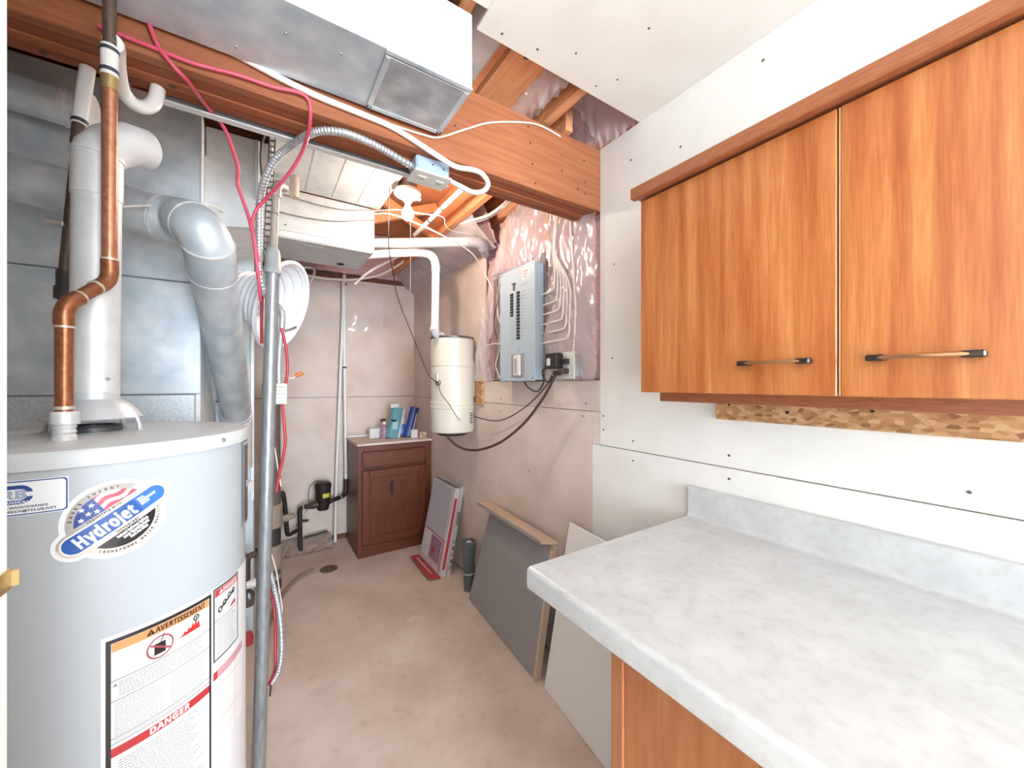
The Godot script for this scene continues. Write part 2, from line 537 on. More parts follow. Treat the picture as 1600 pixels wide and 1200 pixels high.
func shell() -> void:
	tag(box("floor", Vector3(-1.5, -0.12, -4.7), Vector3(1.5, 0, 4.1), M.concrete), "bare blotchy tan concrete floor with pale worn patches", "", "", "structure")
	# right wall: foundation, studs, drywall sheets with open joints
	var w := thing("wall_right", "cream drywall on the right, bare and screwed, with open joints", "", P(WX, 0, 1.0), "", "structure")
	box("foundation", Vector3(1.37, 0, -4.7), Vector3(1.5, 2.7, 4.1), M.foundation, w)
	for a in [["near", -4.55, 1.2115, 1.1215, 2.43], ["near", -4.55, 1.2585, 0.008, 1.118], ["tan", 1.2605, 2.52, 0.012, 1.2645], ["tan", 2.5225, 3.69, 0.012, 1.2645], ["tan", 1.2135, 2.25, 1.2675, 1.405], ["tan", 2.252, 3.69, 1.2675, 2.285]]:
		box("drywall_sheet", Vector3(WX, a[3], a[1]), Vector3(WX + 0.013, a[4], a[2]), M.drywall if a[0] == "near" else M.drywall_tan, w, 0.0012)
	box("drywall_sheet", Vector3(WX, 1.1195, 1.2135), Vector3(WX + 0.013, 1.266, 1.2595), M.drywall_tan, w, 0.0005)
	box("joint_backing", Vector3(WX + 0.0135, 0.0, -4.55), Vector3(WX + 0.03, 1.41, 3.69), M.raw_wood, w)
	for k in 7:
		var d := 1.19 + k * 0.406
		box("stud", Vector3(WX + 0.014, 1.41, d), Vector3(WX + 0.1, 2.43, d + 0.038), M.joist_wood, w)
	box("top_plate", Vector3(WX + 0.014, 2.431, -4.55), Vector3(WX + 0.1, 2.69, 3.9), M.joist_wood, w)
	for p in [[1.16, 1.03], [1.08, 1.03], [1.16, 0.65], [1.085, 0.65], [1.25, 1.19], [1.19, 1.19], [1.16, 0.15], [2.3, 1.04], [2.24, 0.82], [2.36, 0.55], [1.9, 1.13], [1.5, 1.14]]:
		screw(w, P(WX - 0.0005, p[0], p[1]), Vector3.LEFT)
	for p in [[1.24, 1.32], [1.3, 1.3], [1.22, 2.05], [1.3, 2.05], [0.9, 1.75], [0.75, 2.05], [1.22, 2.6], [1.8, 2.9]]:
		screw(w, P(WX - 0.0005, p[0], p[1]), Vector3.LEFT)
	# back wall, turned a little away on the left
	var t := Transform3D(Basis(Vector3.UP, -0.082), P(WX + 0.012, 0, 3.676))
	var b := thing("wall_back", "tan drywall at the far end with a ragged horizontal joint", "", P(0.3, 0, 3.7), "", "structure")
	box("drywall_sheet", Vector3(-2.7, 0.045, 0), Vector3(0, 1.27, 0.013), M.drywall_tan, b, 0.0012, "", t)
	box("drywall_sheet", Vector3(-2.7, 1.2745, 0), Vector3(0, 2.335, 0.013), M.drywall_tan, b, 0.0012, "", t)
	box("joint_backing", Vector3(-2.7, 1.2, 0.0135), Vector3(0, 1.35, 0.03), M.abs_brown, b, 0.001, "", t)
	box("base_plate", Vector3(-2.7, 0, 0.004), Vector3(0, 0.038, 0.1), M.walnut_across, b, 0.001, "", t)
	box("top_plate", Vector3(-2.7, 2.337, 0.002), Vector3(0, 2.375, 0.1), M.walnut_across, b, 0.001, "", t)
	box("foundation", Vector3(-2.8, 0, 0.11), Vector3(0.3, 2.7, 0.25), M.foundation, b, 0.001, "", t)
	# left, front and rear walls close the space
	tag(box("wall_left", Vector3(-1.5, 0, -4.7), Vector3(-1.35, 2.7, 4.1), M.drywall), "white wall left of the furnace", "", "", "structure")
	tag(box("wall_front", Vector3(-1.35, 0, 0.2), Vector3(-0.126, 2.43, 0.29), M.white_paint), "white wall beside the doorway the view is taken through", "", "", "structure")
	tag(box("unseen_wall_rear", Vector3(-1.5, 0, -4.7), Vector3(1.5, 2.7, -4.5), M.drywall), "unseen white wall behind the viewpoint", "", "", "structure")  # out of view, set far back so the window light falls evenly
	var j := thing("trim_1", "white painted door jamb at the left edge of the view", "", P(-0.11, 0, 0.25), "", "structure")
	box("jamb", Vector3(-0.126, 0, 0.185), Vector3(-0.1075, 2.43, 0.305), M.white_paint, j, 0.002)
	box("door_stop", Vector3(-0.1076, 0, 0.20), Vector3(-0.0985, 2.43, 0.235), M.white_paint, j, 0.002)
	var s := ST()
	bx(s, Vector3(-0.1076, 1.285, 0.285), Vector3(-0.1068, 1.296, 0.3062), 0.0003)
	bx(s, Vector3(-0.1076, 1.2862, 0.3050), Vector3(-0.1040, 1.2945, 0.3062), 0.0003)
	tag(obj("strike_plate", s, M.brass_dull), "small brass latch plate on the white door jamb", "strike plate")

func ceiling_frame() -> void:
	var c := thing("ceiling", "cream ceiling drywall ending at open wooden joists", "", P(0.3, CEIL, 1.0), "", "structure")
	box("drywall", Vector3(-1.35, CEIL, -4.6), Vector3(0.5295, CEIL + 0.013, 0.93), M.drywall_ceiling, c)
	box("drywall", Vector3(0.53, CEIL, -4.6), Vector3(WX + 0.012, CEIL + 0.013, 1.0), M.drywall_ceiling, c)
	box("subfloor", Vector3(-1.5, 2.67, -4.7), Vector3(1.5, 2.7, 4.1), M.plywood, c)
	for x in [-1.46, -0.97, -0.48, 0.01, 0.50, 0.99]:
		box("joist", Vector3(x - 0.038, CEIL + 0.0135, -4.6), Vector3(x, 2.668, 1.40), M.joist_wood, c)
	for x in [-0.88, -0.39, 0.10, 0.59, 1.08]:
		box("joist", Vector3(x - 0.038, CEIL, 1.19), Vector3(x, 2.668, 3.69), M.joist_wood, c)
	for p in [[0.95, 0.72], [0.83, 0.9], [1.02, 0.9], [0.72, 0.955], [0.60, 0.97], [0.95, 0.3], [0.98, 0.96]]:
		screw(c, P(p[0], CEIL + 0.0005, p[1]), Vector3.DOWN)
	# cross bridging between the rear joists
	for e in [[0.592, 2.46, 2.60, 1.04, 2.63, 2.55], [0.592, 2.63, 2.56, 1.04, 2.46, 2.62]]:
		var a := P(e[0], e[1], e[2])
		var b := P(e[3], e[4], e[5])
		var m := (a + b) / 2.0
		var xf := Transform3D(Basis.looking_at(b - a, Vector3.UP), m)
		box("bridging", Vector3(-0.019, -0.03, -(b - a).length() / 2), Vector3(0.019, 0.03, (b - a).length() / 2), M.joist_wood, c, 0.002, "", xf)
	# what fills the bays above the gap
	var s := ST()
	tube(s, smooth(pts([[0.60, 2.56, 0.9], [0.60, 2.565, 1.4], [0.605, 2.56, 1.95]])), 0.082, 20)
	tag(obj("foil_duct", s, M.galvanised), "silver round duct running up between joists beyond the ceiling edge", "duct")
	s = ST()
	bx(s, Vector3(0.70, 2.50, 0.9), Vector3(0.86, 2.535, 1.42), 0.003)
	tag(obj("blocking_board", s, M.joist_wood), "orange-toned board lying between joists with a bored hole", "board")
	turned("hole", [[0.0, 0.0], [0.012, 0.0], [0.012, 0.004], [0.0, 0.004]], P(0.755, 2.4985, 1.06), M.dark_hole, self.get_node("blocking_board"), 14)
	s = ST()
	var n := FastNoiseLite.new()
	n.frequency = 6.0
	grid(s, 14, 24, func(u, v): return P(lerpf(0.83, 0.955, u), 2.52 - 0.07 * sin(PI * u) + 0.035 * n.get_noise_2d(u * 0.7, v * 2.0), lerpf(0.93, 1.45, v)), Vector3.DOWN)
	tag(obj("film_swag", s, M.plastic_sheet_grey), "crumpled clear plastic sagging between joists beside the orange board", "plastic sheet")
	var ins := ST()
	grid(ins, 14, 24, func(u, v): return P(lerpf(1.0, 1.275, u), 2.64 - 0.18 * u * u + 0.05 * n.get_noise_2d(u * 2.0 + 5.0, v * 2.5), lerpf(0.93, 1.5, v)), Vector3.DOWN)
	tag(obj("insulation", ins, M.insulation), "pink fibre insulation stuffed at the rim above the right wall", "insulation", "", "stuff")
	s = ST()
	grid(s, 12, 24, func(u, v): return P(lerpf(1.06, 1.262, u), 2.575 - 0.14 * u * u + 0.03 * n.get_noise_2d(u * 2.0 + 9.0, v * 3.0), lerpf(0.95, 1.22, v)), Vector3.DOWN)
	tag(obj("rim_film", s, M.plastic_film), "clear plastic film over the insulation at the ceiling gap by the right wall", "plastic sheet")
	# pink batts showing over the far wall plate and along the right wall
	ins = ST()
	grid(ins, 40, 14, func(u, v): return P(lerpf(-0.3, 1.25, u), lerpf(2.38, 2.66, v), 3.70 - 0.05 * v - 0.28 * v * v + 0.05 * n.get_noise_2d(u * 6.0, v * 2.0)), Vector3(0, -0.3, 1))
	tag(obj("insulation", ins, M.insulation), "pink fibre insulation above the far wall plate", "insulation", "", "stuff")
	ins = ST()
	grid(ins, 10, 40, func(u, v): return P(lerpf(1.262, 1.12, u), lerpf(2.29, 2.6, u) + 0.04 * n.get_noise_2d(u * 2.0, v * 6.0), lerpf(2.1, 3.69, v)), Vector3(-1, -0.5, 0))
	tag(obj("insulation", ins, M.insulation), "pink fibre insulation along the ledge above the canister's wall", "insulation", "", "stuff")
	s = ST()
	grid(s, 12, 50, func(u, v): return P(lerpf(1.258, 1.07, u) - 0.05 * sin(PI * u), lerpf(2.262, 2.5, u) + 0.018 * n.get_noise_2d(u * 3.0 + 3.0, v * 8.0), lerpf(2.1, 3.68, v)), Vector3(-1, -0.5, 0))
	tag(obj("ledge_film", s, M.plastic_sheet_grey), "grey translucent plastic sheet along the ledge above the far right wall", "plastic sheet")

func beam() -> void:
	var b := thing("support_beam", "built-up orange pine beam of four planks across the ceiling", "beam", P(0, 2.157, 1.29), "", "thing")
	var d := 1.213
	var tint := ["ffffff", "f2ddd0", "fff0e4", "ecd2c4"]
	var k := 0
	for w in [0.036, 0.040, 0.038, 0.038]:
		var m: StandardMaterial3D = M.pine.duplicate()
		m.albedo_color = Color(tint[k])
		m.uv1_offset = Vector3(0.13, 0.31, 0.47) * k
		box("plank", Vector3(-1.3, 2.157 + [0.0, 0.004, 0.001, 0.005][k], d), Vector3(WX + 0.06, 2.428, d + w), m, b, 0.004)
		k += 1
		d += w + 0.0008
	for p in [[0.88, 2.33], [0.89, 2.25], [0.905, 2.18], [1.13, 2.22], [1.17, 2.26], [1.17, 2.21], [1.165, 2.35], [1.04, 2.27], [0.56, 2.28], [0.87, 2.39]]:
		turned("nail", [[0.0, 0.0], [0.0045, 0.0], [0.0045, 0.0015], [0.0, 0.002]], P(p[0], p[1], 1.2135), M.iron_brown, b, 8, "", Vector3.BACK)
	for p in [[-0.28, 1.345], [-0.19, 1.31], [-0.42, 1.34]]:
		turned("knot", [[0.0, 0.0], [0.008, 0.0], [0.006, 0.0012], [0.0, 0.0015]], P(p[0], 2.1572, p[1]), M.iron_brown, b, 10, "", Vector3.DOWN)

# ------------------------------------------------------------------ flat print, drawn into images
var font_mesh := {}

func word(img: Image, text: String, cx: float, cy: float, size: float, ang: float, col: Color, bold := 0.0, narrow := 1.0, face := "Droid Sans", lean := 0.0) -> void:
	var key := text + face
	if not font_mesh.has(key):
		var f := SystemFont.new()
		f.font_names = PackedStringArray([face])
		f.font_weight = 700 if bold > 0.0 else 400
		var tm := TextMesh.new()
		tm.text = text
		tm.font = f
		tm.font_size = 48
		tm.pixel_size = 1.0
		tm.depth = 0.0
		tm.curve_step = 3.0
		font_mesh[key] = tm.get_mesh_arrays()
	var arr: Array = font_mesh[key]
	var v: PackedVector3Array = arr[Mesh.ARRAY_VERTEX]
	var ix = arr[Mesh.ARRAY_INDEX]
	var nn: int = ix.size() if ix != null else v.size()
	var k := size / 35.0
	var ca := cos(ang)
	var sa := sin(ang)
	for i in range(0, nn, 3):
		var q := []
		for j in 3:
			var p: Vector3 = v[ix[i + j]] if ix != null else v[i + j]
			var x := p.x * k * narrow + p.y * k * lean
			var y := -p.y * k
			q.append(Vector2(cx + x * ca - y * sa, cy + x * sa + y * ca))
		fill_tri(img, q[0], q[1], q[2], col, bold)

func fill_tri(img: Image, a: Vector2, b: Vector2, c: Vector2, col: Color, grow := 0.0) -> void:
	var x0 := maxi(0, floori(minf(a.x, minf(b.x, c.x)) - grow))
	var x1 := mini(img.get_width() - 1, ceili(maxf(a.x, maxf(b.x, c.x)) + grow))
	var y0 := maxi(0, floori(minf(a.y, minf(b.y, c.y)) - grow))
	var y1 := mini(img.get_height() - 1, ceili(maxf(a.y, maxf(b.y, c.y)) + grow))
	var ar := (b - a).cross(c - a)
	if absf(ar) < 1e-6: return
	var sg := signf(ar)
	var la := (b - a).length() * grow
	var lb := (c - b).length() * grow
	var lc := (a - c).length() * grow
	for y in range(y0, y1 + 1):
		for x in range(x0, x1 + 1):
			var p := Vector2(x + 0.5, y + 0.5)
			if (b - a).cross(p - a) * sg >= -la and (c - b).cross(p - b) * sg >= -lb and (a - c).cross(p - c) * sg >= -lc:
				img.set_pixel(x, y, col)

func fill_if(img: Image, r: Rect2, col: Color, f: Callable) -> void:
	for y in range(maxi(0, int(r.position.y)), mini(img.get_height(), int(r.end.y))):
		for x in range(maxi(0, int(r.position.x)), mini(img.get_width(), int(r.end.x))):
			if f.call(Vector2(x + 0.5, y + 0.5)): img.set_pixel(x, y, col)

func capsule(p: Vector2, a: Vector2, b: Vector2) -> float:
	var t := clampf((p - a).dot(b - a) / (b - a).length_squared(), 0, 1)
	return p.distance_to(a + (b - a) * t)

func lines(img: Image, x0: int, y0: int, x1: int, y1: int, step: int, col: Color, seed_: int) -> void:
	var r := RandomNumberGenerator.new()
	r.seed = seed_
	var y := y0
	while y < y1:
		var x := x0
		var end := x1 - r.randi_range(0, (x1 - x0) / 4)
		while x < end:
			var w := r.randi_range(6, 22)
			img.fill_rect(Rect2i(x, y, mini(w, end - x), maxi(2, step / 3)), col)
			x += w + 4
		y += step

func printed(called: String, img: Image, rough := 0.4, cut := false) -> StandardMaterial3D:
	var m := mat(called, "ffffff", rough)
	m.albedo_texture = ImageTexture.create_from_image(img)
	if cut:
		m.transparency = BaseMaterial3D.TRANSPARENCY_ALPHA_SCISSOR
		m.alpha_scissor_threshold = 0.5
	return m

const HX := -0.282
const HD := 1.111

func on_tank(phi: float, y: float, r: float) -> Vector3:
	return P(HX + r * sin(phi), y, HD - r * cos(phi))

func tank_patch(called: String, p0: float, p1: float, y0: float, y1: float, r: float, m: Material, parent: Node, label := "") -> void:
	var s := ST()
	var mid := (deg_to_rad(p0) + deg_to_rad(p1)) / 2.0
	grid(s, maxi(6, int((p1 - p0) / 2.0)), 2, func(u, v): return on_tank(deg_to_rad(lerpf(p0, p1, u)), lerpf(y0, y1, v), r), on_tank(mid, 0, 1.0) - P(HX, 0, HD))
	obj(called, s, m, parent, label)

func hydro_sticker() -> Image:
	# 4400 pixels a metre of arc; the badge is 0.146 by 0.13
	var w := 640
	var h := 570
	var img := Image.create(w, h, false, Image.FORMAT_RGBA8)
	img.fill(Color(1, 1, 1, 0))
	var cx := 322.0
	var cy := 290.0
	var th := -deg_to_rad(33.0)
	var ax := Vector2(cos(th), sin(th))
	var a := Vector2(cx, cy) - ax * 208.0
	var b := Vector2(cx, cy) + ax * 208.0
	var e := func(p: Vector2, r: float) -> bool: return p.distance_to(Vector2(cx, cy - 2)) < r
	var all := Rect2(0, 0, w, h)
	fill_if(img, all, Color("f2f2f1"), func(p): return e.call(p, 236.0) or capsule(p, a, b) < 92.0)
	fill_if(img, all, Color("b3aba5"), func(p): return e.call(p, 212.0) or capsule(p, a, b) < 72.0)
	fill_if(img, all, Color("d9cfc6"), func(p): return (e.call(p, 212.0) or capsule(p, a, b) < 72.0) and p.x + p.y > cx + cy - 110.0)
	# flag on the upper half, black text field on the lower
	var nrm := Vector2(-ax.y, ax.x)
	var side := func(p: Vector2) -> float: return (p - Vector2(cx, cy)).dot(nrm)
	fill_if(img, all, Color("1f3f8f"), func(p): return e.call(p, 178.0) and side.call(p) < -82.0)
	fill_if(img, all, Color("f0eeee"), func(p): return e.call(p, 178.0) and side.call(p) < -82.0 and (p - Vector2(cx, cy)).dot(ax) > -8.0)
	fill_if(img, all, Color("c2455c"), func(p): return e.call(p, 178.0) and side.call(p) < -82.0 and (p - Vector2(cx, cy)).dot(ax) > -8.0 and posmod(side.call(p) + 9.0 * sin((p - Vector2(cx, cy)).dot(ax) * 0.05), 48.0) < 25.0)
	for st in [[-112.0, -100.0], [-70.0, -112.0], [-36.0, -100.0], [-78.0, -150.0], [-34.0, -146.0]]:
		var c: Vector2 = Vector2(cx, cy) + ax * st[0] + nrm * st[1]
		var star := PackedVector2Array()
		for k in 10:
			var rr := 16.0 if k % 2 == 0 else 7.0
			star.append(c + Vector2(rr * sin(TAU * k / 10.0), -rr * cos(TAU * k / 10.0)))
		fill_if(img, Rect2(c - Vector2(17, 17), Vector2(34, 34)), Color.WHITE, func(p): return Geometry2D.is_point_in_polygon(p, star))
	fill_if(img, all, Color("17151a"), func(p): return e.call(p, 178.0) and side.call(p) > 82.0)
	fill_if(img, all, Color("f4f4f4"), func(p): return capsule(p, a, b) < 59.0)
	fill_if(img, all, Color("2559a6"), func(p): return capsule(p, a, b) < 51.0)
	fill_if(img, all, Color("3b74bd"), func(p): return capsule(p, a, b) < 51.0 and (p - Vector2(cx, cy)).dot(ax) > 112.0)
	var g := func(x: float, y: float) -> Vector2: return Vector2(cx, cy) + ax * x + nrm * y
	var q: Vector2 = g.call(-58.0, 4.0)
	word(img, "Hydrojet", q.x, q.y, 72.0, th, Color.WHITE, 1.4, 0.72)
	for l in [["TOTAL", 142.0, -26.0, 15.0], ["PERFORMANCE", 170.0, -8.0, 15.0], ["SYSTEM", 146.0, 10.0, 15.0]]:
		q = g.call(l[1], l[2])
		word(img, l[0], q.x, q.y, l[3], th, Color("e8f0fa"), 0.5, 0.62)
	for l in [["Reduced Sediment Buildup", 18.0, 98.0], ["Lower Operating Costs", 24.0, 120.0], ["More Hot Water", 26.0, 142.0]]:
		q = g.call(l[1], l[2])
		word(img, l[0], q.x, q.y, 17.0, th, Color.WHITE, 0.5, 0.55)
	q = g.call(-20.0, -70.0)
	word(img, "E N G I N E E R E D   W I T H", q.x, q.y, 13.0, th, Color("3a3430"), 0.4, 0.75)
	q = g.call(10.0, 70.0)
	word(img, "T E C H N O L O G Y", q.x, q.y, 13.0, th, Color("3a3430"), 0.4, 0.75)
	var ring := "SAVES ENERGY"
	for k in ring.length():
		var an := deg_to_rad(-172.0 + k * 7.5)
		if ring[k] != " ": word(img, ring[k], cx + 195.0 * cos(an), cy + 195.0 * sin(an), 15.0, an + PI / 2, Color("3a3430"), 0.3)
	ring = "TRANSFORMS WATER QUALITY"
	for k in ring.length():
		var an := deg_to_rad(112.0 - k * 5.2)
		if ring[k] != " ": word(img, ring[k], cx + 195.0 * cos(an), cy + 195.0 * sin(an), 14.0, an - PI / 2, Color("3a3430"), 0.3)
	return img

func service_sticker() -> Image:
	var img := Image.create(600, 220, false, Image.FORMAT_RGBA8)
	img.fill(Color("eef1f4"))
	var blue := Color("2f4f95")
	var rr := func(p: Vector2, m: float) -> bool:
		var q := (p - Vector2(300, 110)).abs() - Vector2(300 - m - 20, 110 - m - 20)
		return Vector2(maxf(q.x, 0), maxf(q.y, 0)).length() < 20.0
	fill_if(img, Rect2(0, 0, 600, 220), blue, func(p): return rr.call(p, 5.0))
	fill_if(img, Rect2(0, 0, 600, 220), Color("f3f4f5"), func(p): return rr.call(p, 12.0))
	var bar := func(p: Vector2, r: float) -> bool: return capsule(p, Vector2(190, 88), Vector2(395, 88)) < r
	fill_if(img, Rect2(0, 0, 600, 220), blue, func(p): return bar.call(p, 58.0))
	fill_if(img, Rect2(0, 0, 600, 220), Color("f3f4f5"), func(p): return bar.call(p, 34.0) or p.x > 395.0 and p.x < 460.0 and absf(p.y - 88.0) < 14.0)
	word(img, "CRB", 345, 88, 50, 0, Color("a9b4c8"), 2.0, 1.25)
	word(img, "MECHANICAL", 345, 134, 13, 0, Color("e8ecf4"), 0.5, 1.6)
	word(img, "HEATING & MAINTENANCE", 370, 166, 13, 0, Color("5d6675"), 0.4, 1.25)
	word(img, "CRBMECH@TELUS.NET", 420, 190, 14, 0, Color("5d6675"), 0.4, 1.25)
	return img

func warning_triangle(img: Image, x: float, y: float, s: float, back: Color, mark: Color) -> void:
	fill_tri(img, Vector2(x, y - s), Vector2(x + s * 1.1, y + s * 0.8), Vector2(x - s * 1.1, y + s * 0.8), back)
	img.fill_rect(Rect2i(int(x - s * 0.1), int(y - s * 0.35), maxi(2, int(s * 0.2)), int(s * 0.65)), mark)
	img.fill_rect(Rect2i(int(x - s * 0.1), int(y + s * 0.45), maxi(2, int(s * 0.2)), int(s * 0.2)), mark)

func flame(img: Image, x: float, y: float, k: float, col: Color) -> void:
	fill_tri(img, Vector2(x - 90 * k, y + 30 * k), Vector2(x + 75 * k, y + 30 * k), Vector2(x + 40 * k, y - 20 * k), col)
	for f in [[-45, -8], [-15, -22], [15, -45], [42, -60], [62, -38]]:
		fill_tri(img, Vector2(x + (f[0] - 22) * k, y + 30 * k), Vector2(x + (f[0] + 20) * k, y + 30 * k), Vector2(x + (f[0] + 8) * k, y + f[1] * k), col)

func warning_label() -> Image:
	# 4000 pixels a metre: 35.3 degrees of arc is 0.156 m; 0.38 m tall
	var w := 624
	var h := 1440
	var img := Image.create(w, h, false, Image.FORMAT_RGBA8)
	img.fill(Color("2b2b2d"))
	img.fill_rect(Rect2i(24, 24, w - 42, h - 48), Color("dedddc"))
	img.fill_rect(Rect2i(26, 26, w - 46, 56), Color("d99a62"))
	warning_triangle(img, 218, 54, 22, Color("2b2422"), Color("d99a62"))
	word(img, "AVERTISSEMENT", 405, 54, 36, 0, Color("3a2a20"), 0.8, 0.84)
	flame(img, 455, 170, 0.9, Color("c9302f"))
	fill_if(img, Rect2(440, 80, 100, 70), Color("3b3436"), func(p): return absf(p.distance_to(Vector2(500, 110)) - 18.0) < 5.0 or p.distance_to(Vector2(500, 110)) < 8.0)
	fill_if(img, Rect2(180, 90, 180, 180), Color("a04a50"), func(p): return absf(p.distance_to(Vector2(270, 180)) - 72.0) < 5.0)
	fill_tri(img, Vector2(230, 225), Vector2(300, 225), Vector2(270, 150), Color("2c2224"))
	img.fill_rect(Rect2i(236, 150, 64, 76), Color("2c2224"))
	fill_if(img, Rect2(180, 90, 180, 180), Color("a04a50"), func(p): return capsule(p, Vector2(218, 150), Vector2(322, 214)) < 6.0)
	fill_if(img, Rect2(250, 80, 60, 90), Color("2c2224"), func(p): return capsule(p, Vector2(272, 150), Vector2(290, 100)) < 3.0)
	var rule := Color("47474a")
	var ink := Color("909094")
	for y in [268, 400, 640, 676]:
		img.fill_rect(Rect2i(24, y, w - 42, 4), rule)
	lines(img, 60, 288, 590, 392, 15, ink, 3)
	warning_triangle(img, 44, 300, 10, Color("47474a"), Color.WHITE)
	lines(img, 40, 416, 310, 632, 14, ink, 4)
	lines(img, 330, 416, 590, 632, 14, ink, 5)
	lines(img, 40, 650, 590, 672, 12, ink, 6)
	img.fill_rect(Rect2i(24, 704, w - 42, 58), Color("b93536"))
	word(img, "DANGER", 330, 733, 40, 0, Color("f0efee"), 1.2, 1.1)
	lines(img, 60, 800, 590, 1390, 18, ink, 8)
	return img

func small_label() -> Image:
	var w := 320
	var h := 580
	var img := Image.create(w, h, false, Image.FORMAT_RGBA8)
	img.fill(Color("2b2b2d"))
	img.fill_rect(Rect2i(12, 12, w - 24, h - 24), Color("dedddc"))
	img.fill_rect(Rect2i(16, 16, w - 32, 56), Color("c04148"))
	warning_triangle(img, 80, 46, 20, Color("efeeee"), Color("c04148"))
	word(img, "DANGER", 195, 46, 34, 0, Color("f0dada"), 1.0)
	for c in [[70, 190], [120, 160], [180, 130], [235, 120]]:
		fill_if(img, Rect2(c[0] - 40, c[1] - 40, 80, 80), Color("2c2a2c"), func(p): return absf(p.distance_to(Vector2(c[0], c[1])) - 18.0) < 6.0)
	fill_if(img, Rect2(40, 100, 240, 130), Color("2c2a2c"), func(p): return capsule(p, Vector2(90, 180), Vector2(235, 124)) < 9.0)
	flame(img, 225, 220, 0.55, Color("c03236"))
	img.fill_rect(Rect2i(12, 262, w - 24, 4), Color("47474a"))
	lines(img, 34, 285, 290, 545, 17, Color("929296"), 9)
	return img

func lower_label() -> Image:
	var img := Image.create(420, 620, false, Image.FORMAT_RGBA8)
	img.fill(Color("efe9e7"))
	img.fill_rect(Rect2i(0, 0, 420, 60), Color("d9a0a2"))
	img.fill_rect(Rect2i(0, 0, 40, 60), Color("b93b40"))
	for y in [60, 140, 420]:
		img.fill_rect(Rect2i(0, y, 420, 3), Color("8a6e70"))
	img.fill_rect(Rect2i(262, 0, 4, 620), Color("8a6e70"))
	lines(img, 20, 76, 240, 134, 14, Color("c4b8b8"), 11)
	lines(img, 20, 160, 240, 600, 16, Color("d2c8c7"), 12)
	return img

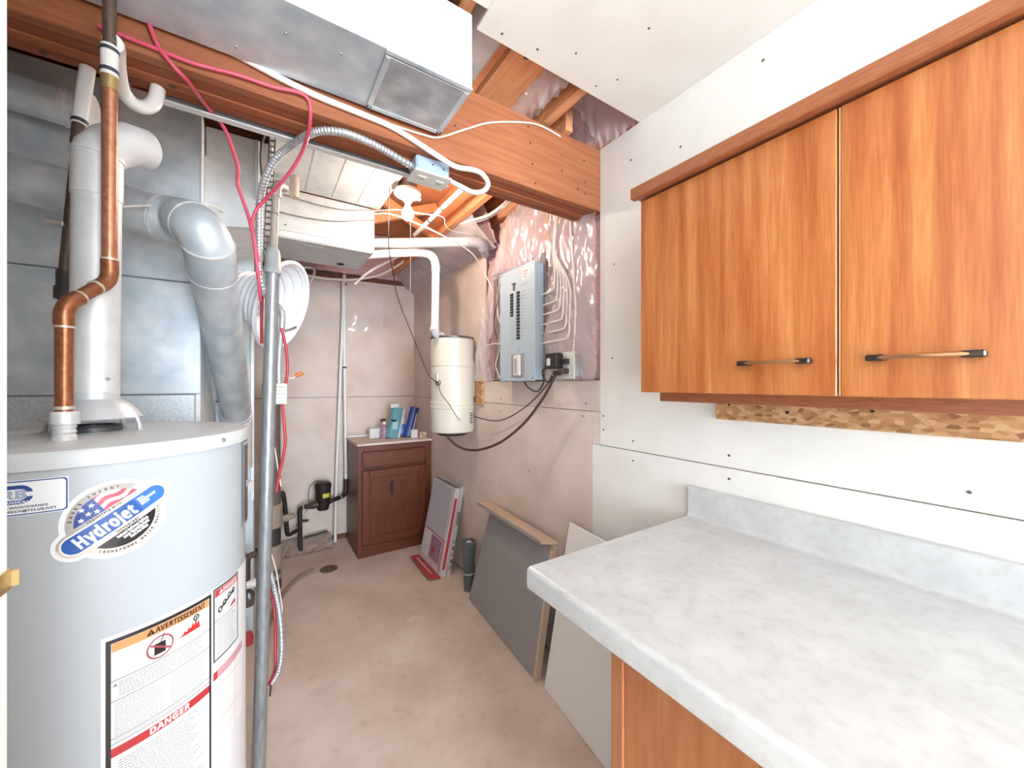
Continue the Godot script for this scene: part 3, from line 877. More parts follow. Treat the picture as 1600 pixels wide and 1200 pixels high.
# ------------------------------------------------------------------ the water heater
func water_heater() -> void:
	var at := P(HX, 0, HD)
	var t := thing("water_heater", "tall pale grey cylindrical water heater with round blue badge and warning labels", "water heater", at)
	turned("tank", [[0.0, 0.07], [0.245, 0.07], [0.252, 0.075], [0.252, 1.262], [0.0, 1.262]], at, M.heater_paint, t, 96)
	turned("top_cap", [[0.2525, 1.262], [0.2565, 1.262], [0.257, 1.266], [0.257, 1.283], [0.2535, 1.2885], [0.248, 1.290], [0.12, 1.2945], [0.0, 1.296]], at, M.heater_top, t, 96)
	for k in 3:
		var a := TAU * k / 3.0 + 0.4
		box("foot", Vector3(HX + 0.2 * cos(a) - 0.03, 0.0, HD + 0.2 * sin(a) - 0.03), Vector3(HX + 0.2 * cos(a) + 0.03, 0.072, HD + 0.2 * sin(a) + 0.03), M.steel_dark, t)
	turned("screw", [[0.0, 0], [0.005, 0], [0.0045, 0.003], [0.0, 0.004]], on_tank(deg_to_rad(58), 1.276, 0.257), M.steel, t, 10, "", on_tank(deg_to_rad(58), 0, 1.0) - at)
	tank_patch("badge", 0.9, 39.3, 1.0975, 1.2485, 0.2532, printed("badge_print", hydro_sticker(), 0.3, true), t, "round badge with flag motif and blue diagonal band")
	tank_patch("service_sticker", -23.5, 8.5, 1.198, 1.250, 0.2532, printed("service_print", service_sticker(), 0.4), t, "white sticker with blue border and lettering")
	tank_patch("label_backing", 16.0, 112.0, 0.42, 0.984, 0.2528, M.card_white, t, "white plastic label sheet")
	tank_patch("warning_label", 17.2, 52.5, 0.617, 0.977, 0.2534, printed("warning_print", warning_label(), 0.4), t, "black framed warning label with orange heading")
	tank_patch("danger_label", 53.6, 71.8, 0.836, 0.981, 0.2534, printed("danger_print", small_label(), 0.4), t, "small danger label with red heading")
	tank_patch("lower_label", 53.6, 77.5, 0.66, 0.815, 0.2534, printed("lower_print", lower_label(), 0.4), t)
	# dark framed control cover on the right flank
	var s := ST()
	grid(s, 8, 2, func(u, v): return on_tank(deg_to_rad(lerpf(77.0, 104.0, u)), lerpf(1.066, 1.258, v), 0.256), Vector3.RIGHT)
	obj("cover_rim", s, M.hood_metal, t)
	tank_patch("cover_window", 78.6, 102.0, 1.075, 1.25, 0.2566, M.abs_brown, t, "dark window of the flank cover")
	tank_patch("cover_latch", 79.0, 88.0, 1.155, 1.17, 0.259, M.pvc_grey, t)
	# cold water connection: threaded nipple and union on the lid
	var c := Vector3(-0.282, 0, -0.973)
	turned("nipple", [[0.0, 1.288], [0.0155, 1.288], [0.0155, 1.300], [0.0132, 1.303], [0.0152, 1.308], [0.0132, 1.312], [0.0152, 1.317], [0.0132, 1.322], [0.0, 1.322]], c, M.galvanised_dull, t, 24)
	turned("union_nut", [[0.0, 1.321], [0.0192, 1.321], [0.0196, 1.324], [0.0196, 1.339], [0.018, 1.343], [0.0, 1.343]], c, M.galvanised_dull, t, 6)
	# draft hood: dome on four strap legs
	var f := at
	turned("draft_hood", [[0.0, 1.320], [0.071, 1.320], [0.0735, 1.3225], [0.071, 1.326], [0.060, 1.342], [0.046, 1.356], [0.0385, 1.360], [0.0375, 1.374], [0.0365, 1.374], [0.0, 1.372]], f, M.hood_metal, t, 48, "galvanised draft hood dome")
	turned("flue_collar", [[0.036, 1.292], [0.042, 1.294], [0.043, 1.304], [0.040, 1.308], [0.032, 1.308]], f, M.steel_dark, t, 32)
	for k in 4:
		var a := 0.35 + TAU * k / 4.0
		var q := Vector3(cos(a), 0, sin(a))
		var st := ST()
		tube(st, [f + q * 0.070 + Vector3(0, 1.327, 0), f + q * 0.077 + Vector3(0, 1.31, 0), f + q * 0.079 + Vector3(0, 1.293, 0), f + q * 0.084 + Vector3(0, 1.2945, 0)], 0.004, 8)
		obj("hood_leg", st, M.hood_metal, t)
	# vent pipe with its adjustable elbow
	var v := thing("vent_pipe", "wide white-grey metal vent pipe rising from the water heater's draft hood", "pipe", f + Vector3(0, 1.372, 0))
	var st2 := ST()
	tube(st2, [f + Vector3(0.002, 1.366, 0), f + Vector3(0.006, 1.835, 0)], 0.036, 40)
	obj("section", st2, M.galvanised_dull, v)
	st2 = ST()
	tube(st2, [f + Vector3(0.0055, 1.765, 0), f + Vector3(0.006, 1.842, 0)], 0.0378, 40)
	obj("crimped_collar", st2, M.galvanised_dull, v)
	st2 = ST()
	var e := f + Vector3(0.006, 1.838, 0)
	tube(st2, [e, e + Vector3(0.002, 0.018, -0.001), e + Vector3(0.017, 0.046, -0.014), e + Vector3(0.037, 0.068, -0.034), e + Vector3(0.058, 0.078, -0.062)], [0.0385, 0.0385, 0.0405, 0.0415, 0.0415], 40)
	obj("elbow", st2, M.galvanised_dull, v)
	for g in [[Vector3(0.001, 0.010, 0), Vector3(0.0015, 0.016, 0)], [Vector3(0.019, 0.049, -0.016), Vector3(0.022, 0.053, -0.019)]]:
		var sb := ST()
		tube(sb, [e + g[0], e + g[1]], 0.0398, 40)
		obj("gore_seam", sb, M.galvanised_dull, v)
	for h in [1.40, 1.76, 1.745]:
		turned("screw", [[0.0, 0], [0.004, 0], [0.0035, 0.003], [0.0, 0.0035]], f + Vector3(0.026, h, 0.0262), M.steel, v, 8, "", Vector3(1, 0, 1))
	# copper riser with its offset
	var k := thing("copper_pipe", "shiny copper water pipe with an angled offset rising from the heater", "pipe", c + Vector3(0, 1.343, 0))
	var low := Vector3(-0.282, 0, -0.973)
	var hi := Vector3(-0.244, 0, -1.047)
	st2 = ST()
	tube(st2, [low + Vector3(0, 1.34, 0), low + Vector3(0, 1.50, 0)], 0.0113, 24)
	obj("lower_riser", st2, M.copper_dark, k)
	st2 = ST()
	tube(st2, smooth(pts([[-0.282, 1.488, 0.973], [-0.282, 1.512, 0.973], [-0.278, 1.530, 0.980], [-0.271, 1.543, 0.994]]), 5), 0.0129, 24)
	obj("elbow", st2, M.copper_dark, k)
	st2 = ST()
	tube(st2, pts([[-0.273, 1.540, 0.990], [-0.253, 1.575, 1.030]]), 0.0113, 24)
	obj("offset", st2, M.copper_dark, k)
	st2 = ST()
	tube(st2, smooth(pts([[-0.256, 1.570, 1.024], [-0.248, 1.584, 1.040], [-0.244, 1.602, 1.047], [-0.244, 1.630, 1.047]]), 5), 0.0129, 24)
	obj("elbow", st2, M.copper_dark, k)
	st2 = ST()
	tube(st2, [hi + Vector3(0, 1.615, 0), hi + Vector3(0, 1.968, 0)], 0.0113, 24)
	obj("upper_riser", st2, M.copper, k)
	for q in [[-0.282, 1.3465, 0.973, -0.282, 1.352, 0.973], [-0.282, 1.486, 0.973, -0.282, 1.4895, 0.973], [-0.271, 1.543, 0.9935, -0.2698, 1.545, 0.996], [-0.257, 1.5685, 1.022, -0.2557, 1.5705, 1.0248], [-0.244, 1.6285, 1.047, -0.244, 1.632, 1.047]]:
		st2 = ST()
		tube(st2, pts([[q[0], q[1], q[2]], [q[3], q[4], q[5]]]), 0.0134, 24)
		obj("solder_joint", st2, M.solder, k)
	st2 = ST()
	tube(st2, [hi + Vector3(0, 1.957, 0), hi + Vector3(0, 1.984, 0)], 0.0129, 24)
	obj("brass_coupling", st2, M.brass_dull, k)
	st2 = ST()
	tube(st2, [hi + Vector3(0, 1.983, 0), hi + Vector3(0, 2.042, 0)], 0.0130, 24)
	obj("white_sleeve", st2, M.pvc_white, k)
	for y in [1.990, 2.030]:
		st2 = ST()
		tube(st2, [hi + Vector3(0, y, 0), hi + Vector3(0, y + 0.007, 0)], 0.0136, 24)
		obj("clamp_ring", st2, M.tape_black, k)
	st2 = ST()
	tube(st2, [hi + Vector3(0, 2.04, 0), hi + Vector3(0, 2.208, 0)], 0.0100, 24)
	obj("pipe_stub", st2, M.dark_copper, k)
	# white plastic line curling off under the beam
	st2 = ST()
	tube(st2, smooth(pts([[-0.240, 2.055, 1.05], [-0.252, 2.09, 1.12], [-0.268, 2.10, 1.20], [-0.275, 2.09, 1.27], [-0.262, 2.08, 1.30], [-0.243, 2.09, 1.32], [-0.228, 2.115, 1.33], [-0.222, 2.156, 1.335]]), 6), 0.0155, 16)
	tag(obj("white_water_line", st2, M.pvc_white), "short bent white plastic water line behind the copper pipe's top", "pipe")
	# dark riser behind, with white sleeve
	var g := thing("dark_riser", "dark brown water pipe with white sleeve behind the vent pipe", "pipe", P(-0.378, 1.296, 1.28))
	st2 = ST()
	tube(st2, pts([[-0.378, 1.3, 1.29], [-0.377, 1.62, 1.30]]), 0.0092, 18)
	obj("lower_pipe", st2, M.iron_brown, g)
	st2 = ST()
	tube(st2, pts([[-0.377, 1.585, 1.30], [-0.377, 1.612, 1.30], [-0.377, 1.614, 1.30], [-0.377, 1.65, 1.30]]), [0.0165, 0.0165, 0.013, 0.013], 20)
	obj("coupling", st2, M.abs_black, g)
	st2 = ST()
	tube(st2, pts([[-0.377, 1.64, 1.30], [-0.362, 2.02, 1.335]]), 0.0098, 18)
	obj("upper_pipe", st2, M.dark_copper, g)
	st2 = ST()
	tube(st2, pts([[-0.3645, 1.955, 1.33], [-0.3625, 2.01, 1.334]]), 0.0125, 18)
	obj("coupling", st2, M.dark_copper, g)
	st2 = ST()
	tube(st2, pts([[-0.3625, 2.008, 1.334], [-0.345, 2.30, 1.37]]), 0.0142, 18)
	obj("white_sleeve", st2, M.pvc_white, g)
	st2 = ST()
	tube(st2, pts([[-0.3622, 2.012, 1.3345], [-0.3617, 2.021, 1.3355]]), 0.0148, 18)
	obj("clamp_ring", st2, M.tape_black, g)
	box("pipe_strap", Vector3(-0.408, 1.750, 1.29), Vector3(-0.376, 1.762, 1.315), M.steel, g, 0.002, "bent metal pipe strap")

# ------------------------------------------------------------------ furnace and its ducts
func furnace() -> void:
	var t := thing("return_plenum", "tall galvanised sheet metal return plenum with horizontal seams behind the water heater", "plenum", P(-0.6, 0, 2.0))
	box("upper_panel", Vector3(-1.2, 1.768, 1.85), Vector3(-0.186, CEIL - 0.002, 2.46), M.galvanised, t, 0.003)
	box("middle_panel", Vector3(-1.2, 1.353, 1.854), Vector3(-0.188, 1.766, 2.46), M.galvanised, t, 0.003)
	box("lower_panel", Vector3(-1.2, 0.0, 1.85), Vector3(-0.205, 1.351, 2.46), M.galvanised_spangle, t, 0.003)
	box("corner_seam", Vector3(-0.19, 1.80, 1.845), Vector3(-0.182, CEIL - 0.002, 1.86), M.galvanised_dull, t, 0.002)
	box("side_flange", Vector3(-0.205, 0.0, 1.865), Vector3(-0.19, 1.76, 2.46), M.galvanised_dull, t, 0.002)
	var s := ST()
	slab(s, PackedVector2Array([Vector2(0, 0), Vector2(0.2, 0.03), Vector2(0.2, 0.12), Vector2(0.0, 0.28)]), 0.5, Transform3D(Basis(Vector3.UP, 0.0), P(-0.187, 2.02, 2.44)))
	obj("side_takeoff", s, M.galvanised_dull, t, "short angled takeoff box on the plenum side")
	box("takeoff_neck", Vector3(-0.184, 2.14, 1.96), Vector3(0.045, CEIL - 0.004, 2.33), M.galvanised_dull, t, 0.003)
	box("takeoff_rib", Vector3(-0.02, 2.15, 1.945), Vector3(-0.004, CEIL - 0.01, 1.962), M.galvanised, t, 0.002)
	# furnace cabinet
	var f := thing("furnace", "pale blue-grey furnace cabinet behind the plenum", "furnace", P(-0.5, 0, 2.7))
	box("upper_door", Vector3(-1.1, 1.30, 2.56), Vector3(-0.03, 2.158, 3.1), M.furnace_paint, f, 0.004)
	box("lower_door", Vector3(-1.1, 0.0, 2.565), Vector3(-0.032, 1.295, 3.1), M.furnace_paint, f, 0.004)
	box("supply_plenum", Vector3(-1.1, 2.166, 2.57), Vector3(-0.035, CEIL - 0.003, 3.1), M.galvanised, f, 0.003)
	box("plenum_flange", Vector3(-1.1, 2.158, 2.55), Vector3(-0.028, 2.168, 3.1), M.galvanised_dull, f, 0.001)
	box("rating_sticker", Vector3(-0.115, 1.50, 2.5585), Vector3(-0.045, 1.60, 2.5605), M.teal_pale, f, 0.0003)
	box("white_sticker", Vector3(-0.115, 1.42, 2.5585), Vector3(-0.045, 1.495, 2.5605), M.card_white, f, 0.0003)
	box("edge_trim", Vector3(-0.045, 0.75, 2.554), Vector3(-0.03, 1.9, 2.562), M.galvanised_dull, f, 0.001)
	box("control_ledge", Vector3(-0.10, 0.80, 2.53), Vector3(-0.035, 0.86, 2.562), M.card_white, f, 0.003)
	# flue pipe
	var fl := thing("flue_pipe", "galvanised round flue pipe bending down behind the water heater", "pipe", P(-0.1, 1.0, 2.46))
	s = ST()
	tube(s, pts([[-0.100, 0.95, 2.462], [-0.100, 1.225, 2.462]]), 0.065, 36)
	obj("lower_section", s, M.galvanised_dull, fl)
	var e0 := P(-0.100, 1.215, 2.462)
	var e1 := P(-0.130, 1.800, 1.478)
	s = ST()
	tube(s, [e0, e1], 0.0635, 40)
	obj("long_section", s, M.galvanised, fl)
	s = ST()
	tube(s, smooth([e1.lerp(e0, 0.10), e1, P(-0.146, 1.842, 1.455), P(-0.165, 1.862, 1.472)], 2), 0.0655, 36)
	obj("lower_elbow", s, M.galvanised, fl)
	s = ST()
	tube(s, smooth(pts([[-0.150, 1.848, 1.46], [-0.178, 1.872, 1.488], [-0.205, 1.883, 1.522], [-0.25, 1.888, 1.535]]), 2), 0.0655, 36)
	obj("upper_elbow", s, M.galvanised, fl)
	s = ST()
	tube(s, pts([[-0.235, 1.884, 1.533], [-0.75, 2.0, 1.69]]), 0.0625, 40)
	obj("level_section", s, M.galvanised, fl)
	for q in [[e0, e1, 0.012, 0.0675], [e0, e1, 0.045, 0.0665], [e0, e1, -0.06, 0.0672], [e1, e0, 0.09, 0.0675], [e1, e0, -0.02, 0.0672]]:
		s = ST()
		var o: Vector3 = q[0].lerp(q[1], q[2])
		tube(s, [o, o + (q[1] - q[0]).normalized() * 0.008], q[3], 36)
		obj("seam_bead", s, M.galvanised_dull, fl)
	for q in [[-0.163, 1.862, 1.47, -0.168, 1.866, 1.476, 0.0675], [-0.247, 1.887, 1.535, -0.254, 1.889, 1.537, 0.0675]]:
		s = ST()
		tube(s, pts([[q[0], q[1], q[2]], [q[3], q[4], q[5]]]), q[6], 36)
		obj("seam_bead", s, M.galvanised_dull, fl)
	turned("screw", [[0.0, 0], [0.004, 0], [0.0035, 0.003], [0.0, 0.0035]], e1.lerp(e0, 0.14) + Vector3(-0.02, 0.03, 0.053), M.steel, fl, 8, "", Vector3(-0.3, 0.5, 1))
	# big round trunk at the upper left
	var r := thing("round_trunk", "large horizontal round galvanised duct at the upper left under the joists", "duct", P(-0.7, 2.20, 1.75))
	s = ST()
	tube(s, pts([[-1.3, 2.30, 1.775], [-0.45, 2.236, 1.735]]), 0.053, 40)
	obj("section", s, M.galvanised, r)
	for x in [-0.50, -0.475, -0.452]:
		s = ST()
		tube(s, pts([[x, 2.2398, 1.737], [x + 0.012, 2.2388, 1.7365]]), 0.0565, 36)
		obj("rib_bead", s, M.galvanised_dull, r)
	# white ribbed combustion air hose and its flared mouth
	var h := thing("flexible_duct", "white ribbed flexible air hose with a wide flared open end", "hose", P(0, 1.75, 2.4))
	s = ST()
	var path := []
	var rad := []
	for i in 49:
		var k := i / 48.0
		path.append(P(lerpf(-0.25, -0.065, k), lerpf(1.875, 1.79, k), lerpf(2.545, 2.068, k)))
		rad.append(0.086 + 0.012 * absf(sin(k * PI * 5.0)))
	tube(s, path, rad, 32, false)
	obj("hose", s, M.flex_white, h)
	s = ST()
	path = []
	rad = []
	for i in 61:
		var k := i / 60.0
		path.append(P(lerpf(-0.065, 0.085, k), lerpf(1.79, 1.735, k), lerpf(2.068, 1.988, k)))
		rad.append(lerpf(0.095, 0.194, pow(k, 1.7)) + 0.007 * sin(k * TAU * 6.0))
	tube(s, path, rad, 44, false)
	obj("flared_end", s, M.flex_white, h)
	s = ST()
	var rim := []
	var ax := (P(0.085, 1.735, 1.988) - P(-0.065, 1.79, 2.068)).normalized()
	var su := ax.cross(Vector3.UP).normalized()
	var sv := su.cross(ax)
	for i in 49:
		var an := TAU * i / 48.0
		rim.append(P(0.085, 1.735, 1.988) + (su * cos(an) + sv * sin(an)) * 0.198)
	tube(s, rim, 0.009, 10, false)
	obj("rim", s, M.flex_white, h)
	s = ST()
	tube(s, smooth(pts([[0.02, 1.64, 2.06], [0.07, 1.63, 2.05], [0.11, 1.64, 2.05], [0.14, 1.655, 2.04]])), 0.006, 8)
	obj("damper_wire", s, M.strap_metal, h)

func overhead_ducts() -> void:
	var t := thing("trunk_duct", "large flat galvanised trunk duct hung in front of the beam", "duct", P(-0.2, 2.218, 1.08))
	box("duct_body", Vector3(-0.6, 2.222, 0.966), Vector3(0.492, 2.425, 1.196), M.galvanised, t, 0.002)
	box("bottom_sheet", Vector3(-0.6, 2.2185, 0.962), Vector3(0.492, 2.2215, 1.199), M.galvanised, t, 0.0008)
	box("near_side", Vector3(-0.6, 2.222, 0.9615), Vector3(0.493, 2.425, 0.9655), M.galvanised_dull, t, 0.0008)
	box("edge_fold", Vector3(0.26, 2.214, 0.960), Vector3(0.498, 2.2185, 0.974), M.galvanised, t, 0.001)
	box("patch_plate", Vector3(0.262, 2.2135, 0.978), Vector3(0.494, 2.2175, 1.188), M.duct_patch, t, 0.001, "mottled grey cover plate screwed to the duct's end")
	for e in [[0.262, 0.976, 0.276, 1.19], [0.48, 0.976, 0.496, 1.192], [0.262, 1.176, 0.496, 1.192]]:
		box("plate_rim", Vector3(e[0], 2.2115, e[1]), Vector3(e[2], 2.2137, e[3]), M.galvanised, t, 0.0008)
	box("end_cap", Vector3(0.4935, 2.214, 0.962), Vector3(0.4965, 2.425, 1.198), M.galvanised, t, 0.001)
	for p in [[0.269, 0.984], [0.269, 1.182], [0.487, 0.984], [0.487, 1.182], [0.05, 1.05], [0.17, 1.04], [0.17, 1.165], [-0.05, 1.16]]:
		turned("screw", [[0.0, 0], [0.0035, 0], [0.003, 0.0025], [0.0, 0.003]], P(p[0], 2.2115 if p[0] > 0.2 else 2.2183, p[1]), M.steel, t, 8, "", Vector3.DOWN)
	# panned joist bay behind the beam
	var p2 := thing("panning_sheet", "white-grey sheet metal panning under a joist bay behind the beam", "sheet metal", P(0.37, 2.425, 1.85))
	box("sheet", Vector3(0.03, CEIL - 0.006, 1.395), Vector3(0.592, CEIL - 0.0035, 2.34), M.duct_metal, p2, 0.0008)
	box("sheet", Vector3(-0.90, CEIL - 0.0055, 1.39), Vector3(0.02, CEIL - 0.003, 1.69), M.duct_metal, p2, 0.0008)
	box("beam_strip", Vector3(-0.24, 2.150, 1.3705), Vector3(0.605, 2.1535, 1.394), M.card_white, p2, 0.0008)
	box("sheet_flange", Vector3(-0.24, 2.150, 1.3945), Vector3(0.605, CEIL - 0.003, 1.3965), M.duct_metal, p2, 0.001)
	for x in [0.2, 0.33, 0.46]:
		box("stiffening_crease", Vector3(x, CEIL - 0.0078, 1.42), Vector3(x + 0.012, CEIL - 0.006, 2.32), M.duct_metal, p2, 0.001)
	# white supply box
	var b := thing("supply_duct", "pale boxed supply duct with a dimpled bottom in front of the back wall", "duct", P(0.25, 2.163, 2.55))
	box("duct_body", Vector3(-0.03, 2.166, 2.35), Vector3(0.560, CEIL - 0.007, 2.745), M.duct_metal, b, 0.003)
	box("end_flange", Vector3(0.5605, 2.172, 2.356), Vector3(0.566, CEIL - 0.01, 2.74), M.duct_metal, b, 0.001)
	box("front_seam", Vector3(-0.03, 2.2, 2.3465), Vector3(0.558, 2.204, 2.35), M.duct_metal, b, 0.0005)
	box("bottom_pan", Vector3(-0.03, 2.161, 2.352), Vector3(0.552, 2.166, 2.743), M.duct_metal, b, 0.002)
	box("bottom_rib", Vector3(0.20, 2.158, 2.40), Vector3(0.30, 2.161, 2.415), M.duct_metal, b, 0.002)
	box("bottom_rib", Vector3(0.20, 2.158, 2.41), Vector3(0.212, 2.161, 2.5), M.duct_metal, b, 0.002)
	turned("hole", [[0.0, 0], [0.022, 0], [0.022, 0.001], [0.0, 0.001]], P(0.43, 2.1605, 2.67), M.dark_hole, b, 18, "", Vector3.DOWN)
	turned("screw", [[0.0, 0], [0.0045, 0], [0.004, 0.003], [0.0, 0.003]], P(0.11, 2.23, 2.3485), M.steel_dark, b, 8, "", Vector3.BACK)

# ------------------------------------------------------------------ cabinets
func pull(parent: Node, d0: float, d1: float, y: float, x: float) -> void:
	var h := obj("handle", pull_grip(d0, d1, y, x), M.handle_bronze, parent, "slim bronze bar pull with dark ends")
	for d in [d0, d1]:
		var s := ST()
		var e := 0.026 if d == d0 else -0.026
		bx(s, Vector3(x - 0.024, y - 0.0055, minf(d, d + e)), Vector3(x, y + 0.0055, maxf(d, d + e)), 0.002)
		obj("handle_end", s, M.handle_dark, h)

func pull_grip(d0: float, d1: float, y: float, x: float) -> SurfaceTool:
	var s := ST()
	var a := []
	for i in 13:
		var k := i / 12.0
		a.append(P(x - 0.017 - 0.010 * sin(PI * k), y, lerpf(d0 + 0.004, d1 - 0.004, k)))
	tube(s, a, 0.0042, 10)
	return s

func upper_cabinet() -> void:
	var t := thing("wall_cabinet", "orange-brown wooden wall cabinet with two slab doors above the counter", "cabinet", P(1.1, 1.34, 0.28))
	box("carcass", Vector3(0.962, 1.372, -0.19), Vector3(WX - 0.002, 1.935, 0.738), M.sapele_trim, t, 0.002)
	var d := [[0.2795, 0.741, 0.457, 0.317], [-0.19, 0.2735, 0.232, 0.093]]
	for i in 2:
		var m := box("door", Vector3(0.940, 1.366, d[i][0]), Vector3(0.9605, 1.928, d[i][1]), M.sapele, t, 0.0018)
		pull(m, d[i][3], d[i][2], 1.437, 0.940)
	box("door_edge", Vector3(0.9412, 1.367, 0.2738), Vector3(0.9600, 1.927, 0.2768), M.sapele_edge, t, 0.0005, "pale unstained door edge")
	box("top_trim", Vector3(0.912, 1.932, -0.22), Vector3(0.935, 1.965, 0.758), M.sapele_trim, t, 0.003)
	box("top_board", Vector3(0.935, 1.936, -0.22), Vector3(WX - 0.002, 1.958, 0.752), M.sapele_trim, t, 0.002)
	box("bottom_rail", Vector3(1.018, 1.338, -0.19), Vector3(1.036, 1.372, 0.733), M.sapele_trim, t, 0.002)
	var o := box("mounting_strip", Vector3(1.241, 1.276, -0.19), Vector3(WX - 0.0005, 1.372, 0.682), M.osb, t, 0.002, "strip of chipboard under the cabinet back")
	for p in [[1.325, 0.64], [1.325, 0.3], [1.31, 0.48]]:
		turned("screw", [[0.0, 0], [0.0045, 0], [0.004, 0.001], [0.0, 0.001]], P(1.2405, p[0], p[1]), M.dark_hole, o, 10, "", Vector3.LEFT)

func counter() -> void:
	# laminate top: rolled front edge, coved splash; the profile (x, y) runs along the wall
	var t := thing("countertop", "white marble-pattern laminate countertop with rolled front edge and backsplash", "countertop", P(0.9, 0.895, 0.1))
	var pr := PackedVector2Array()
	for k in 7:
		var a := PI / 2 + (PI / 2) * k / 6.0
		pr.append(Vector2(0.566 + 0.012 * cos(a), 0.923 + 0.012 * sin(a)))
	for k in 5:
		var a := PI + (PI / 2) * k / 4.0
		pr.append(Vector2(0.562 + 0.008 * cos(a), 0.888 + 0.008 * sin(a)))
	pr.append(Vector2(0.585, 0.880))
	pr.append(Vector2(0.585, 0.897))
	pr.append(Vector2(1.2585, 0.897))
	for k in 5:
		var a := (PI / 2) * k / 4.0
		pr.append(Vector2(1.2525 + 0.006 * cos(a), 1.031 + 0.006 * sin(a)))
	for k in 5:
		var a := PI / 2 + (PI / 2) * k / 4.0
		pr.append(Vector2(1.243 + 0.006 * cos(a), 1.031 + 0.006 * sin(a)))
	for k in 6:
		var a := -(PI / 2) * k / 5.0
		pr.append(Vector2(1.222 + 0.015 * cos(a), 0.950 + 0.015 * sin(a)))
	var s := ST()
	smooth_slab(s, pr, 1.42, P(0, 0, 0.778))
	obj("laminate_top", s, M.marble_laminate, t)
	# cabinet under it
	var c := thing("base_cabinet", "orange-brown wooden base cabinet under the white countertop", "cabinet", P(0.9, 0, 0.1))
	box("carcass", Vector3(0.622, 0.1, -0.6), Vector3(1.25, 0.893, 0.553), M.base_cabinet_wood, c, 0.002)
	box("plinth", Vector3(0.68, 0, -0.6), Vector3(1.25, 0.1, 0.55), M.sapele_trim, c, 0.002)
	for e in [[0.02, 0.545], [-0.58, 0.01]]:
		var m := box("door", Vector3(0.603, 0.13, e[0]), Vector3(0.621, 0.874, e[1]), M.base_cabinet_wood, c, 0.004)
		for f in [[e[0], e[0] + 0.032, 0.13, 0.874, "frame_stile"], [e[1] - 0.032, e[1], 0.13, 0.874, "frame_stile"], [e[0] + 0.032, e[1] - 0.032, 0.13, 0.165, "frame_rail"], [e[0] + 0.032, e[1] - 0.032, 0.839, 0.874, "frame_rail"]]:
			box(f[4], Vector3(0.597, f[2], f[0]), Vector3(0.6035, f[3], f[1]), M.base_cabinet_wood, m, 0.003)
		pull(m, e[0] + 0.2, e[0] + 0.33, 0.45, 0.603)

# like slab, with rounded corners shaded smooth: profile drawn out along +z
func smooth_slab(s: SurfaceTool, poly: PackedVector2Array, length: float, at: Vector3) -> void:
	var n := poly.size()
	var area := 0.0
	for i in n:
		area += poly[i].cross(poly[(i + 1) % n])
	var idx := Geometry2D.triangulate_polygon(poly)
	s.set_smooth_group(-1)
	for i in range(0, idx.size(), 3):
		for z in [0.0, length]:
			var q := []
			for k in 3:
				q.append(at + Vector3(poly[idx[i + k]].x, poly[idx[i + k]].y, z))
			tri(s, q[0], q[1], q[2], Vector3(0, 0, -1 if z == 0.0 else 1))
	var g := 3
	for i in n:
		var a := poly[i]
		var b := poly[(i + 1) % n]
		var prev := poly[(i + n - 1) % n]
		if absf((a - prev).angle_to(b - a)) > 0.7: g += 1
		s.set_smooth_group(g)
		var nn := Vector2(b.y - a.y, a.x - b.x) * signf(area)
		quad(s, at + Vector3(a.x, a.y, 0), at + Vector3(b.x, b.y, 0), at + Vector3(b.x, b.y, length), at + Vector3(a.x, a.y, length), Vector3(nn.x, nn.y, 0))

